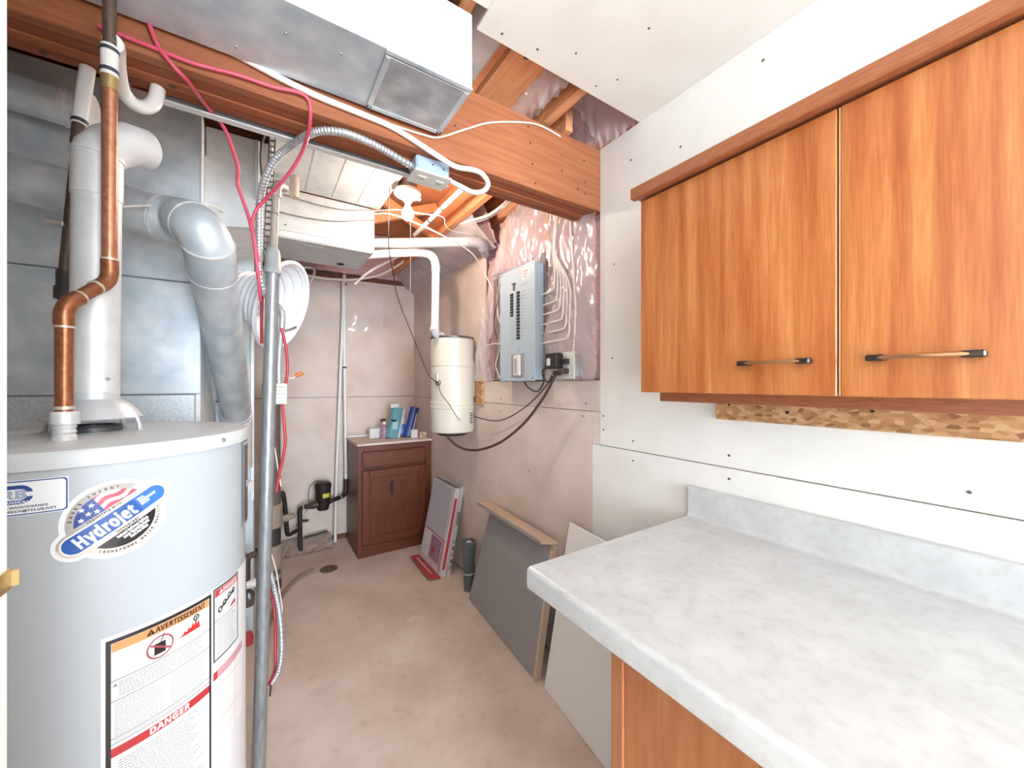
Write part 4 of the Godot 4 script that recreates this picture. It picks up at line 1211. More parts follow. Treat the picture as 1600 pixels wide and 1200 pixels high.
func vanity() -> void:
	var x0 := 0.645
	var x1 := 1.252
	var f := 3.215
	var t := thing("vanity_cabinet", "small brown wooden cabinet with one drawer and door against the back wall", "cabinet", P(0.95, 0, 3.4))
	box("carcass", Vector3(x0, 0, f + 0.02), Vector3(x1, 0.895, 3.66), M.walnut, t, 0.002)
	box("stile", Vector3(x0, 0, f), Vector3(x0 + 0.04, 0.895, f + 0.02), M.walnut, t, 0.002)
	box("stile", Vector3(x1 - 0.05, 0, f), Vector3(x1, 0.895, f + 0.02), M.walnut, t, 0.002)
	box("rail", Vector3(x0 + 0.04, 0.845, f), Vector3(x1 - 0.05, 0.895, f + 0.02), M.walnut_across, t, 0.002)
	box("rail", Vector3(x0 + 0.04, 0, f), Vector3(x1 - 0.05, 0.09, f + 0.02), M.walnut_across, t, 0.002)
	var d := box("drawer", Vector3(x0 + 0.03, 0.715, f - 0.018), Vector3(x1 - 0.055, 0.845, f), M.walnut_across, t, 0.006)
	box("drawer_face", Vector3(x0 + 0.045, 0.73, f - 0.022), Vector3(x1 - 0.07, 0.83, f - 0.017), M.walnut_across, d, 0.004)
	var r := box("door", Vector3(x0 + 0.03, 0.10, f - 0.018), Vector3(x1 - 0.055, 0.695, f), M.walnut, t, 0.005)
	var a := x0 + 0.03
	var b := x1 - 0.055
	for e in [[a, a + 0.055, 0.10, 0.695, "frame_stile"], [b - 0.055, b, 0.10, 0.695, "frame_stile"], [a + 0.055, b - 0.055, 0.10, 0.16, "frame_rail"], [a + 0.055, b - 0.055, 0.635, 0.695, "frame_rail"]]:
		box(e[4], Vector3(e[0], e[2], f - 0.026), Vector3(e[1], e[3], f - 0.017), M.walnut if e[4] == "frame_stile" else M.walnut_across, r, 0.006)
	box("recessed_panel", Vector3(a + 0.07, 0.175, f - 0.022), Vector3(b - 0.07, 0.62, f - 0.017), M.walnut, r, 0.004)
	var h := box("handle", Vector3(0.895, 0.48, f - 0.046), Vector3(0.913, 0.595, f - 0.038), M.iron_black, r, 0.003, "black drop handle")
	for y in [0.495, 0.58]:
		turned("handle_post", [[0.0, 0], [0.006, 0], [0.006, 0.018], [0.0, 0.018]], P(0.904, y, f - 0.022), M.steel, h, 10, "", Vector3.BACK)
	var p := thing("small_worktop", "thin pale beige laminate top on the small brown cabinet", "countertop", P(0.95, 0.897, 3.4))
	box("laminate", Vector3(x0 - 0.012, 0.8965, f - 0.025), Vector3(x1 + 0.004, 0.914, 3.665), M.drywall_tan, p, 0.003)
	box("back_strip", Vector3(x0, 0.9145, 3.645), Vector3(x1, 0.93, 3.665), M.white_paint, p, 0.002)
	# things standing on it
	var y := 0.9145
	var xf := Transform3D(Basis(Vector3.UP, 0.25), P(0.845, 0, 3.50))
	tag(box("white_card", Vector3(-0.05, y, -0.012), Vector3(0.05, y + 0.085, 0.012), M.card_white, self, 0.001, "", xf), "small plain white box at the left of the clutter on the brown cabinet", "box")
	var sp := thing("spray_bottle", "small clear spray bottle with mauve contents and black nozzle", "bottle", P(0.915, y, 3.46))
	turned("bottle_body", [[0.0, y], [0.03, y], [0.034, y + 0.01], [0.034, y + 0.06], [0.028, y + 0.09], [0.012, y + 0.11], [0.012, y + 0.125], [0.0, y + 0.125]], P(0.915, 0, 3.46), M.mauve, sp, 20)
	turned("cap", [[0.0, y + 0.12], [0.015, y + 0.12], [0.015, y + 0.145], [0.0, y + 0.145]], P(0.915, 0, 3.46), M.card_white, sp, 16)
	box("nozzle", Vector3(0.885, y + 0.14, 3.452), Vector3(0.928, y + 0.168, 3.468), M.iron_black, sp, 0.004)
	var te := thing("spray_pack", "tall teal cleaner carton leaning among bottles on the brown cabinet", "carton", P(0.975, y, 3.42))
	var lean := Transform3D(Basis(Vector3(0, 0, 1), -0.20) * Basis(Vector3.UP, 0.3), P(0.965, y + 0.001, 3.41))
	box("carton", Vector3(-0.045, 0.002, -0.03), Vector3(0.045, 0.27, 0.03), M.teal, te, 0.003, "", lean)
	box("side_label", Vector3(0.0455, 0.01, -0.031), Vector3(0.064, 0.265, 0.031), M.card_white, te, 0.002, "", lean)
	box("front_label", Vector3(-0.035, 0.08, -0.0325), Vector3(0.015, 0.15, -0.0302), M.teal_pale, te, 0.0008, "", lean)
	box("flap", Vector3(-0.02, 0.27, -0.03), Vector3(0.06, 0.30, -0.024), M.card_white, te, 0.001, "", lean * Transform3D(Basis(Vector3(0, 0, 1), 0.25), Vector3.ZERO))
	box("black_trigger", Vector3(-0.06, 0.145, -0.05), Vector3(-0.02, 0.163, -0.033), M.iron_black, te, 0.002, "", lean)
	var bb := thing("blue_bottle", "short blue bottle with white shoulder between cartons on the brown cabinet", "bottle", P(1.06, y, 3.43))
	turned("bottle_body", [[0.0, y], [0.034, y], [0.036, y + 0.008], [0.036, y + 0.11], [0.03, y + 0.12], [0.0, y + 0.12]], P(1.06, 0, 3.43), M.blue_mid, bb, 20)
	turned("shoulder", [[0.0, y + 0.12], [0.03, y + 0.12], [0.028, y + 0.16], [0.014, y + 0.2], [0.012, y + 0.225], [0.0, y + 0.225]], P(1.06, 0, 3.43), M.card_white, bb, 20)
	turned("base_band", [[0.0, y], [0.037, y], [0.037, y + 0.03], [0.0, y + 0.03]], P(1.06, 0, 3.43), M.tape_black, bb, 20)
	var pk := thing("blue_pack", "slanted deep blue flat pack with white streak beside the canister", "pack", P(1.13, y, 3.38))
	lean = Transform3D(Basis(Vector3(0, 0, 1), -0.24) * Basis(Vector3.UP, 0.5), P(1.095, y + 0.001, 3.38))
	box("pack", Vector3(-0.03, 0.006, -0.02), Vector3(0.05, 0.275, 0.02), M.blue_deep, pk, 0.003, "", lean)
	box("streak", Vector3(-0.018, 0.01, -0.0225), Vector3(-0.008, 0.27, -0.0203), M.teal_pale, pk, 0.0008, "", lean)
	box("lettering_band", Vector3(0.022, 0.06, -0.0225), Vector3(0.036, 0.22, -0.0203), M.card_white, pk, 0.0008, "", lean)
	box("logo", Vector3(0.012, 0.014, -0.0225), Vector3(0.034, 0.04, -0.0203), M.card_white, pk, 0.0008, "", lean)
	var lb := thing("parts_box", "tiny beige box with black print at the right end of the brown cabinet", "box", P(1.17, y, 3.30))
	box("box_body", Vector3(1.175, y, 3.27), Vector3(1.232, y + 0.05, 3.33), M.box_beige, lb, 0.001)
	box("printed_mark", Vector3(1.192, y + 0.012, 3.2685), Vector3(1.222, y + 0.020, 3.2697), M.iron_black, lb, 0.0003)
	box("printed_mark", Vector3(1.185, y + 0.030, 3.2685), Vector3(1.200, y + 0.039, 3.2697), M.iron_black, lb, 0.0003)
	tag(box("paper_tub", Vector3(1.105, y, 3.285), Vector3(1.165, y + 0.075, 3.335), M.card_white, self, 0.008), "small white tub in front of the blue pack", "tub")

# ------------------------------------------------------------------ breaker panel, vapour barrier, receptacle
func panel_area() -> void:
	var n := FastNoiseLite.new()
	n.frequency = 1.0
	var s := ST()
	grid(s, 34, 34, func(u, v): return P(1.292 + 0.03 * n.get_noise_2d(u * 9.0, v * 6.0), lerpf(1.415, 2.425, v), lerpf(1.20, 2.40, u)), Vector3.LEFT)
	tag(obj("insulation", s, M.insulation), "pink fibre insulation between the studs behind the plastic film", "insulation", "", "stuff")
	# film over the studs, cut open round the panel
	s = ST()
	s.set_smooth_group(1)
	var left := func(y: float) -> float: return lerpf(2.37, 1.93, pow((y - 1.408) / 1.02, 1.4))
	var fold := func(a: float, b: float) -> float:
		var w := absf(n.get_noise_2d(a * 5.0 + b * 2.2, b * 1.6)) * 0.9 + absf(n.get_noise_2d(a * 11.0 - b * 4.0 + 20.0, b * 4.5)) * 0.45
		var pinch := 0.018 * exp(-12.0 * ((a - 1.52) * (a - 1.52) + (b - 2.05) * (b - 2.05)))
		return 1.244 - 0.036 * w + pinch
	var nu := 74
	var nv := 62
	for i in nu:
		for j in nv:
			var q := []
			for c in [[0, 0], [1, 0], [1, 1], [0, 1]]:
				var y := lerpf(1.408, 2.425, float(j + c[1]) / nv)
				var d := lerpf(1.2135, left.call(y), float(i + c[0]) / nu)
				q.append(P(minf(fold.call(d, y), 1.256), y, d))
			var mid: Vector3 = (q[0] + q[2]) / 2.0
			if mid.y < 2.05 and -mid.z > 1.575 and -mid.z < 2.12 + 0.03 * sin(mid.y * 9.0): continue
			tri(s, q[0], q[1], q[2], Vector3.LEFT)
			tri(s, q[0], q[2], q[3], Vector3.LEFT)
	tag(obj("vapour_film", s, M.plastic_film), "wrinkled clear plastic vapour film over pink insulation round the breaker panel", "plastic sheet")
	tag(box("backboard", Vector3(1.2495, 1.42, 1.59), Vector3(1.2595, 2.085, 2.12), M.backboard), "mauve-grey board behind the breaker panel", "board")
	var t := thing("breaker_panel", "pale blue-grey electrical breaker panel with two columns of black breakers", "breaker panel", P(1.22, 1.408, 1.76))
	box("box_body", Vector3(1.188, 1.412, 1.60), Vector3(1.249, 2.028, 1.928), M.breaker_side, t, 0.003)
	box("cover", Vector3(1.1825, 1.406, 1.592), Vector3(1.1885, 2.032, 1.934), M.breaker_box, t, 0.002)
	var fx := 1.1825
	for k in 9:
		var y := 1.890 - k * 0.0165
		if k < 8:
			box("breaker", Vector3(fx - 0.006, y - 0.0055, 1.792), Vector3(fx + 0.002, y + 0.0055, 1.818), M.breaker_black, t, 0.001)
	for k in 15:
		var y := 1.890 - k * 0.0178
		box("breaker", Vector3(fx - 0.006, y - 0.006, 1.728), Vector3(fx + 0.002, y + 0.006, 1.754), M.breaker_black, t, 0.001)
	for k in 9:
		box("knockout", Vector3(fx - 0.0012, 1.745 - k * 0.0185, 1.785), Vector3(fx + 0.001, 1.757 - k * 0.0185, 1.822), M.breaker_side, t, 0.0006)
	for k in 5:
		box("knockout", Vector3(fx - 0.0012, 1.605 - k * 0.0185, 1.722), Vector3(fx + 0.001, 1.617 - k * 0.0185, 1.758), M.breaker_side, t, 0.0006)
	for k in 14:
		box("pencil_note", Vector3(fx - 0.0006, 1.885 - k * 0.0178, 1.700 - 0.012 * float(k % 3)), Vector3(fx + 0.001, 1.8866 - k * 0.0178, 1.718), M.wire_grey, t, 0.0002)
	for e in [[1.925, 1.655, 1.72], [1.893, 1.665, 1.705], [1.868, 1.66, 1.70]]:
		box("pencil_note", Vector3(fx - 0.0006, e[0], e[1]), Vector3(fx + 0.001, e[0] + 0.0015, e[2]), M.wire_grey, t, 0.0002)
	box("cover_clip", Vector3(fx - 0.008, 1.912, 1.776), Vector3(fx, 1.945, 1.788), M.wire_grey, t, 0.002)
	box("cover_clip", Vector3(fx - 0.010, 1.945, 1.768), Vector3(fx, 1.950, 1.798), M.wire_grey, t, 0.001)
	var lb := box("warning_label", Vector3(fx - 0.0006, 1.950, 1.645), Vector3(fx + 0.001, 2.012, 1.708), M.card_white, t, 0.0003)
	for e in [[1.99, 1.652, 1.698], [1.975, 1.655, 1.70], [1.96, 1.66, 1.69]]:
		box("print_line", Vector3(fx - 0.0011, e[0], e[1]), Vector3(fx, e[0] + 0.008, e[2]), mat("pink_print", "e3a3a0", 0.5), lb, 0.0002)
	var mr := box("main_recess", Vector3(fx - 0.001, 1.424, 1.682), Vector3(fx + 0.001, 1.556, 1.812), M.breaker_recess, t, 0.0006)
	box("main_breaker", Vector3(fx - 0.014, 1.434, 1.712), Vector3(fx - 0.001, 1.548, 1.776), M.card_white, mr, 0.006, "white main breaker")
	box("main_switch", Vector3(fx - 0.020, 1.45, 1.736), Vector3(fx - 0.012, 1.53, 1.752), M.breaker_recess, mr, 0.003)
	for p in [[1.42, 1.61], [1.42, 1.915], [2.02, 1.61], [2.02, 1.915], [1.418, 1.665]]:
		turned("screw", [[0.0, 0], [0.004, 0], [0.0035, 0.0015], [0.0, 0.002]], P(fx, p[0], p[1]), M.steel_dark, t, 8, "", Vector3.LEFT)
	# cables leaving its near side, bending up under the film
	var ys := [1.857, 1.800, 1.750, 1.700, 1.653, 1.603]
	for k in 6:
		var d := 1.495 - k * 0.022
		var y: float = ys[k]
		cable("branch_cable", [[1.232, y, 1.602], [1.233, y + 0.004, d + 0.03], [1.234, y + 0.02, d + 0.006], [1.236, y + 0.07, d], [1.238, lerpf(y, 2.05, 0.6), d + 0.004], [1.240, 2.05, 1.512 - k * 0.003], [1.240, 2.2, 1.50 - k * 0.004], [1.241, 2.42, 1.47 - k * 0.012]], 0.0048, M.nm_white, "%s white cable leaving the breaker panel's near side" % ["topmost", "second from top", "third from top", "third from bottom", "second from bottom", "lowest"][k], "cable", "white cables at the breaker panel")
	cable("receptacle_cable", [[1.238, 1.54, 1.36], [1.24, 1.6, 1.355], [1.238, 1.75, 1.345], [1.24, 1.95, 1.365], [1.24, 2.15, 1.385], [1.24, 2.42, 1.38]], 0.005, M.nm_white, "white cable rising straight from the receptacle box under the film")
	# tangle on the far side of the panel
	var tan := [[0.0, "wire_black", 0.003], [0.02, "nm_white", 0.0045], [0.04, "wire_cream", 0.003], [0.06, "nm_white", 0.0045], [0.085, "wire_black", 0.0025], [0.1, "copper", 0.0022]]
	for k in 6:
		var o: float = tan[k][0]
		var a := []
		for i in 9:
			var y := lerpf(1.425, 2.04, i / 8.0)
			a.append([1.232 - 0.014 * rng.randf(), y, 1.955 + o + 0.035 * sin(i * 1.3 + k * 2.1) * rng.randf_range(0.4, 1.0)])
		cable("service_wire", a, tan[k][2], M[tan[k][1]], ["black wire nearest the panel's far side", "thick white cable hugging the panel's far side", "cream wire in the tangle beside the panel", "white cable in the middle of the panel's wire tangle", "thin black wire at the outer edge of the panel's tangle", "bare copper wire outermost in the panel's tangle"][k], "wire", "wires beside the breaker panel")
	tag(turned("wire_nut", [[0.0, 0], [0.011, 0], [0.009, 0.02], [0.006, 0.026], [0.0, 0.027]], P(1.225, 1.70, 1.975), M.orange_nut, self, 12, "", Vector3(-0.4, 0.3, 0.8)), "orange wire connector among the wires left of the breaker panel", "wire connector")
	cable("film_wire", [[1.225, 1.62, 1.95], [1.215, 1.64, 2.05], [1.21, 1.63, 2.17], [1.225, 1.60, 2.24], [1.235, 1.56, 2.26]], 0.003, M.nm_white, "thin white wire reaching from the panel left over the plastic film", "wire")
	# stud end showing under the film, beside the canister
	tag(box("stud_block", Vector3(1.243, 1.252, 2.268), Vector3(1.2595, 1.43, 2.352), M.osb), "short rough wood block on the wall beside the canister", "wood block")
	# receptacle box with its plate and plugs
	var r := thing("receptacle", "grey receptacle box with cream cover plate right of the breaker panel", "receptacle", P(1.22, 1.41, 1.355))
	box("box_body", Vector3(1.203, 1.425, 1.318), Vector3(1.2595, 1.528, 1.392), M.cap_grey, r, 0.002)
	box("cover_plate", Vector3(1.197, 1.413, 1.310), Vector3(1.2035, 1.540, 1.399), M.plate_cream, r, 0.002)
	for y in [1.452, 1.497]:
		box("socket", Vector3(1.1945, y - 0.016, 1.337), Vector3(1.1975, y + 0.016, 1.372), M.plate_cream, r, 0.001)
	var p := thing("power_adapter", "square black plug-in power adapter with a white label", "adapter", P(1.17, 1.49, 1.40))
	box("body", Vector3(1.145, 1.462, 1.375), Vector3(1.19, 1.536, 1.462), M.breaker_black, p, 0.004)
	box("blade_end", Vector3(1.17, 1.482, 1.335), Vector3(1.194, 1.507, 1.376), M.breaker_black, p, 0.003)
	box("label", Vector3(1.1443, 1.478, 1.418), Vector3(1.1453, 1.512, 1.446), M.card_white, p, 0.0003)
	var pl := thing("cord_plug", "flat brown plug in the lower socket of the receptacle", "plug", P(1.18, 1.45, 1.35))
	box("plug_body", Vector3(1.150, 1.437, 1.335), Vector3(1.194, 1.462, 1.372), M.wire_brown, pl, 0.006)
	box("cord_grip", Vector3(1.158, 1.43, 1.370), Vector3(1.18, 1.453, 1.42), M.wire_brown, pl, 0.006)

func vacuum() -> void:
	var c := P(1.106, 0, 2.44)
	var t := thing("vacuum_canister", "cream central vacuum canister hung on the right wall in the far corner", "vacuum", c + Vector3(0, 1.05, 0))
	turned("lower_drum", [[0.0, 1.062], [0.12, 1.060], [0.142, 1.068], [0.1475, 1.085], [0.1475, 1.225], [0.151, 1.228], [0.151, 1.242], [0.1475, 1.246], [0.1495, 1.252], [0.1495, 1.27], [0.146, 1.276]], c, M.canister, t, 56)
	turned("upper_drum", [[0.146, 1.276], [0.146, 1.500], [0.1435, 1.502], [0.1435, 1.507], [0.147, 1.510], [0.147, 1.525], [0.1455, 1.535], [0.1455, 1.69], [0.141, 1.696], [0.0, 1.70]], c, M.canister, t, 56)
	turned("lid_ring", [[0.142, 1.696], [0.149, 1.698], [0.150, 1.704], [0.147, 1.709], [0.13, 1.711], [0.0, 1.711]], c, M.steel_dark, t, 56)
	turned("bottom_grille", [[0.0, 1.042], [0.09, 1.042], [0.105, 1.05], [0.11, 1.062], [0.0, 1.064]], c, M.canister_black, t, 40)
	for k in 5:
		var a := 1.04
		var dir := Vector3(0.58, 0, 0.815)
		var s := ST()
		var path := []
		for i in 7:
			var q := (i - 3) * 0.045
			path.append(c + Vector3(dir.x * cos(q) - dir.z * sin(q), 0, dir.z * cos(q) + dir.x * sin(q)) * 0.148 + Vector3(0, 1.13 + k * 0.0155 + a * 0.0, 0))
		tube(s, path, 0.0032, 6)
		obj("vent_slot", s, M.canister_black, t)
	turned("latch", [[0.0, 0], [0.02, 0], [0.02, 0.012], [0.012, 0.02], [0.0, 0.02]], P(0.978, 1.40, 2.37), M.strap_metal, t, 12, "", Vector3(-0.6, 0, 0.5))
	turned("latch_pin", [[0.0, 0], [0.007, 0], [0.006, 0.05], [0.0, 0.052]], P(0.965, 1.41, 2.36), M.canister, t, 10)
	box("wall_bracket", Vector3(1.2, 1.30, 2.39), Vector3(1.2595, 1.55, 2.49), M.canister, t, 0.003)
	# intake pipe
	var p := thing("vacuum_pipe", "white plastic vacuum pipe dropping into the canister's top", "pipe", P(0.955, 1.715, 2.37))
	var s2 := ST()
	tube(s2, pts([[0.55, 2.185, 2.47], [0.70, 2.215, 2.44], [0.86, 2.24, 2.405]]), 0.025, 20)
	obj("level_run", s2, M.pvc_white, p)
	s2 = ST()
	tube(s2, smooth(pts([[0.845, 2.238, 2.408], [0.91, 2.236, 2.39], [0.945, 2.21, 2.378], [0.957, 2.165, 2.372], [0.958, 2.12, 2.371]]), 5), 0.0285, 20)
	obj("sweep_elbow", s2, M.pvc_grey, p)
	s2 = ST()
	tube(s2, pts([[0.958, 2.13, 2.371], [0.952, 1.80, 2.369]]), 0.025, 20)
	obj("drop", s2, M.pvc_white, p)
	s2 = ST()
	tube(s2, smooth(pts([[0.952, 1.80, 2.369], [0.952, 1.735, 2.369], [0.975, 1.715, 2.39], [1.02, 1.712, 2.42]]), 4), 0.028, 20)
	obj("lower_elbow", s2, M.pvc_grey, p)
	s2 = ST()
	tube(s2, pts([[0.935, 1.755, 2.352], [0.93, 1.735, 2.345]]), 0.022, 14)
	obj("elbow_cap", s2, M.pvc_white, p)

# ------------------------------------------------------------------ pipes at the back and overhead
func pipes() -> void:
	var s := ST()
	var g := thing("overhead_drain_pipe", "pale grey plastic pipe crossing below the joists beside the bulb", "pipe", P(0.9, 2.28, 2.3))
	tube(s, pts([[0.54, 2.275, 2.54], [1.115, 2.289, 2.177]]), 0.030, 24)
	obj("pipe_run", s, M.pvc_grey, g)
	s = ST()
	tube(s, smooth(pts([[1.10, 2.289, 2.185], [1.15, 2.286, 2.155], [1.18, 2.277, 2.15], [1.20, 2.26, 2.165]]), 4), 0.035, 20)
	obj("elbow", s, M.pvc_fitting, g)
	s = ST()
	tube(s, pts([[1.185, 2.268, 2.16], [1.245, 2.25, 2.22]]), 0.030, 20)
	obj("tail_piece", s, M.pvc_fitting, g)
	# thin lines on the joists
	s = ST()
	tube(s, pts([[0.878, 2.405, 1.75], [0.878, 2.405, 2.55]]), 0.0135, 14)
	var cp := obj("white_conduit", s, M.pvc_white)
	tag(cp, "straight white pipe strapped under the joist right of the bulb", "pipe")
	for d in [2.06, 2.26]:
		s = ST()
		tube(s, pts([[0.878, 2.405, d], [0.878, 2.405, d + 0.018]]), 0.0155, 14)
		obj("pipe_clamp", s, M.strap_metal, cp)
	# lines down the back wall
	s = ST()
	tube(s, smooth(pts([[0.612, 2.30, 3.665], [0.61, 2.0, 3.668], [0.592, 1.5, 3.672], [0.575, 1.0, 3.675], [0.556, 0.45, 3.672], [0.545, 0.012, 3.645]]), 5), 0.0135, 12)
	tag(obj("wall_pipe", s, M.pvc_white), "leaning thin white pipe on the back wall that reaches the floor", "pipe")
	var w := thing("supply_line", "straight thin white pipe on the back wall ending at the black pump", "pipe", P(0.63, 0.5, 3.67))
	s = ST()
	tube(s, pts([[0.622, 2.36, 3.675], [0.626, 1.6, 3.678], [0.634, 0.545, 3.655]]), 0.0135, 12)
	obj("pipe", s, M.pvc_white, w)
	for y in [1.53, 2.27]:
		s = ST()
		tube(s, pts([[0.627, y, 3.678], [0.627, y + 0.014, 3.678]]), 0.0155, 12)
		obj("black_clip", s, M.iron_black, w)
	var p := thing("pump_assembly", "black transfer pump with yellow label on black piping at the back wall", "pump", P(0.42, 0.35, 3.58))
	turned("pump_body", [[0.0, 0.335], [0.04, 0.335], [0.045, 0.345], [0.05, 0.375], [0.052, 0.41], [0.058, 0.43], [0.06, 0.51], [0.064, 0.52], [0.064, 0.55], [0.05, 0.565], [0.0, 0.57]], P(0.44, 0, 3.57), M.iron_black, p, 28)
	var sl := ST()
	grid(sl, 8, 2, func(u, v): return P(0.44 + 0.0605 * sin(lerpf(-0.15, 0.85, u)), lerpf(0.445, 0.48, v), 3.57 - 0.0605 * cos(lerpf(-0.15, 0.85, u))), Vector3(0.3, 0, 1))
	obj("yellow_label", sl, M.yellow_label, p)
	s = ST()
	tube(s, smooth(pts([[0.632, 0.55, 3.655], [0.632, 0.47, 3.652], [0.622, 0.42, 3.64], [0.59, 0.405, 3.62], [0.50, 0.395, 3.585]]), 4), 0.0185, 14)
	obj("outlet_pipe", s, M.iron_black, p)
	s = ST()
	tube(s, pts([[0.53, 0.397, 3.595], [0.50, 0.395, 3.585], [0.47, 0.392, 3.575], [0.40, 0.388, 3.57], [0.36, 0.382, 3.575], [0.32, 0.376, 3.585]]), [0.016, 0.024, 0.03, 0.034, 0.03, 0.02], 14)
	obj("pump_base", s, M.iron_brown, p)
	s = ST()
	tube(s, smooth(pts([[0.33, 0.377, 3.583], [0.29, 0.37, 3.592], [0.272, 0.352, 3.596], [0.27, 0.31, 3.596]]), 4), 0.019, 14)
	obj("inlet_elbow", s, M.iron_black, p)
	s = ST()
	tube(s, pts([[0.27, 0.32, 3.596], [0.275, 0.0, 3.59]]), 0.0175, 14)
	obj("standpipe", s, M.iron_black, p)
	for q in [[0.585, 0.404, 3.618, 0.58, 0.4035, 3.616], [0.302, 0.372, 3.59, 0.297, 0.371, 3.591]]:
		s = ST()
		tube(s, pts([[q[0], q[1], q[2]], [q[3], q[4], q[5]]]), 0.0205, 14)
		obj("white_collar", s, M.pvc_white, p)
	s = ST()
	tube(s, smooth(pts([[0.272, 0.20, 3.59], [0.22, 0.195, 3.55], [0.19, 0.195, 3.52], [0.175, 0.22, 3.505], [0.168, 0.33, 3.50], [0.15, 0.52, 3.48], [0.13, 0.545, 3.45], [0.08, 0.535, 3.2]]), 4), 0.0165, 14)
	obj("bypass_pipe", s, M.iron_black, p)
	s = ST()
	tube(s, pts([[0.125, 0.335, 3.51], [0.15, 0.338, 3.50], [0.17, 0.34, 3.50], [0.205, 0.346, 3.49], [0.225, 0.35, 3.485]]), [0.024, 0.031, 0.033, 0.024, 0.02], 16)
	obj("check_valve", s, M.abs_tan, p, "tan check valve")
	s = ST()
	tube(s, pts([[0.272, 0.265, 3.592], [0.31, 0.268, 3.565], [0.33, 0.27, 3.555]]), [0.012, 0.013, 0.009], 10)
	obj("drain_cock", s, M.iron_brown, p)
	s = ST()
	tube(s, smooth(pts([[0.45, 0.56, 3.57], [0.40, 0.575, 3.60], [0.355, 0.54, 3.63], [0.34, 0.47, 3.64], [0.335, 0.36, 3.63], [0.31, 0.32, 3.61]])), 0.003, 6)
	obj("pump_wire", s, M.wire_brown, p)
	# crumpled film and dirt at the wall's foot
	var n := FastNoiseLite.new()
	n.frequency = 1.0
	s = ST()
	grid(s, 40, 8, func(u, v): return P(lerpf(0.10, 0.52, u), maxf(0.004, lerpf(0.006, 0.085, v) + 0.03 * n.get_noise_2d(u * 14.0, v * 5.0) * (1.0 - u * 0.5)), lerpf(3.55, 3.70, v) - 0.03 * n.get_noise_2d(u * 9.0 + 7.0, v * 3.0)), Vector3(0, 0.4, 1))
	tag(obj("floor_film", s, M.debris), "crumpled dirty plastic along the foot of the back wall", "plastic sheet")
	s = ST()
	bx(s, Vector3(-0.09, -0.006, -0.007), Vector3(0.09, 0.006, 0.007), 0.003, Transform3D(Basis(Vector3(0, 0, 1), 0.1), P(0.40, 0.102, 3.672)))
	tag(obj("black_strip", s, M.iron_black), "short black strip at the foot of the back wall under the pump", "strip")
	# drain stack behind the grey post
	var a := thing("drain_stack", "dark brown plastic drain stack with tan coupling behind the grey pole", "pipe", P(0.062, 0, 3.08))
	for e in [[0.0, 1.385, 0.054, "abs_brown"], [0.0, 0.07, 0.060, "abs_black"], [0.07, 0.10, 0.0615, "abs_tan"], [0.14, 0.30, 0.0615, "abs_tan"], [0.145, 0.155, 0.066, "abs_tan"], [0.285, 0.295, 0.066, "abs_tan"], [0.30, 0.42, 0.0565, "abs_black"], [0.42, 0.55, 0.062, "abs_tan"], [0.54, 0.575, 0.067, "abs_tan"]]:
		s = ST()
		tube(s, pts([[0.062, e[0], 3.08], [0.062, e[1], 3.08]]), e[2], 28)
		obj("stack_section" if e[2] < 0.06 else "coupling", s, M.abs_tan if e[3] == "abs_tan" else M[e[3]], a)
	# the leaning grey pole
	var b := thing("grey_pole", "tall grey metal pipe standing right of the water heater with a rounded cap", "pipe", P(-0.006, 0, 1.62))
	s = ST()
	tube(s, pts([[-0.0065, 0.0, 1.618], [0.0365, 1.805, 1.59]]), 0.0208, 28)
	obj("lower_pipe", s, M.pole_steel, b)
	s = ST()
	tube(s, pts([[0.0355, 1.778, 1.5905], [0.036, 1.80, 1.59], [0.0361, 1.801, 1.59], [0.0365, 1.845, 1.59], [0.037, 1.862, 1.592], [0.0375, 1.872, 1.595]]), [0.0272, 0.0272, 0.0247, 0.0242, 0.0195, 0.012], 28)
	obj("reducing_cap", s, M.cap_grey, b)
	s = ST()
	tube(s, pts([[0.039, 1.865, 1.60], [0.046, 2.075, 1.615]]), 0.0124, 22)
	obj("upper_pipe", s, M.pole_upper, b)
	s = ST()
	tube(s, smooth(pts([[0.046, 2.06, 1.615], [0.048, 2.09, 1.618], [0.055, 2.112, 1.63], [0.075, 2.122, 1.665]]), 4), 0.0162, 20)
	obj("top_elbow", s, M.pole_upper, b)
	s = ST()
	tube(s, pts([[0.044, 1.992, 1.609], [0.0441, 1.997, 1.6095]]), 0.0136, 20)
	obj("pipe_band", s, M.strap_metal, b)
	s = ST()
	tube(s, pts([[0.1435, 2.32, 2.20], [0.1435, 2.423, 2.20]]), 0.021, 18)
	tag(obj("brown_pipe", s, M.pole_upper), "short brown vertical pipe between the panned bay and the supply duct", "pipe")
	# gas fitting low between heater and pole
	var q := thing("gas_fitting", "dark gas pipe elbow low between the water heater and the pole", "pipe fitting", P(-0.05, 0.3, 2.42))
	s = ST()
	tube(s, smooth(pts([[-0.02, 0.505, 2.405], [-0.045, 0.502, 2.40], [-0.058, 0.48, 2.40], [-0.058, 0.30, 2.40]]), 4), 0.016, 14)
	obj("elbow", s, M.iron_brown, q)
	s = ST()
	tube(s, pts([[-0.06, 0.36, 2.395], [-0.02, 0.36, 2.395]]), 0.022, 14)
	obj("white_tape", s, M.pvc_white, q)
	turned("valve_body", [[0.0, 0.25], [0.022, 0.25], [0.026, 0.27], [0.026, 0.31], [0.018, 0.325], [0.0, 0.325]], P(-0.05, 0, 2.395), M.steel_dark, q, 18)
	turned("gas_cock", [[0.0, 0.06], [0.02, 0.06], [0.024, 0.09], [0.018, 0.12], [0.0, 0.12]], P(-0.052, 0, 2.38), M.wire_red_dark, q, 14)

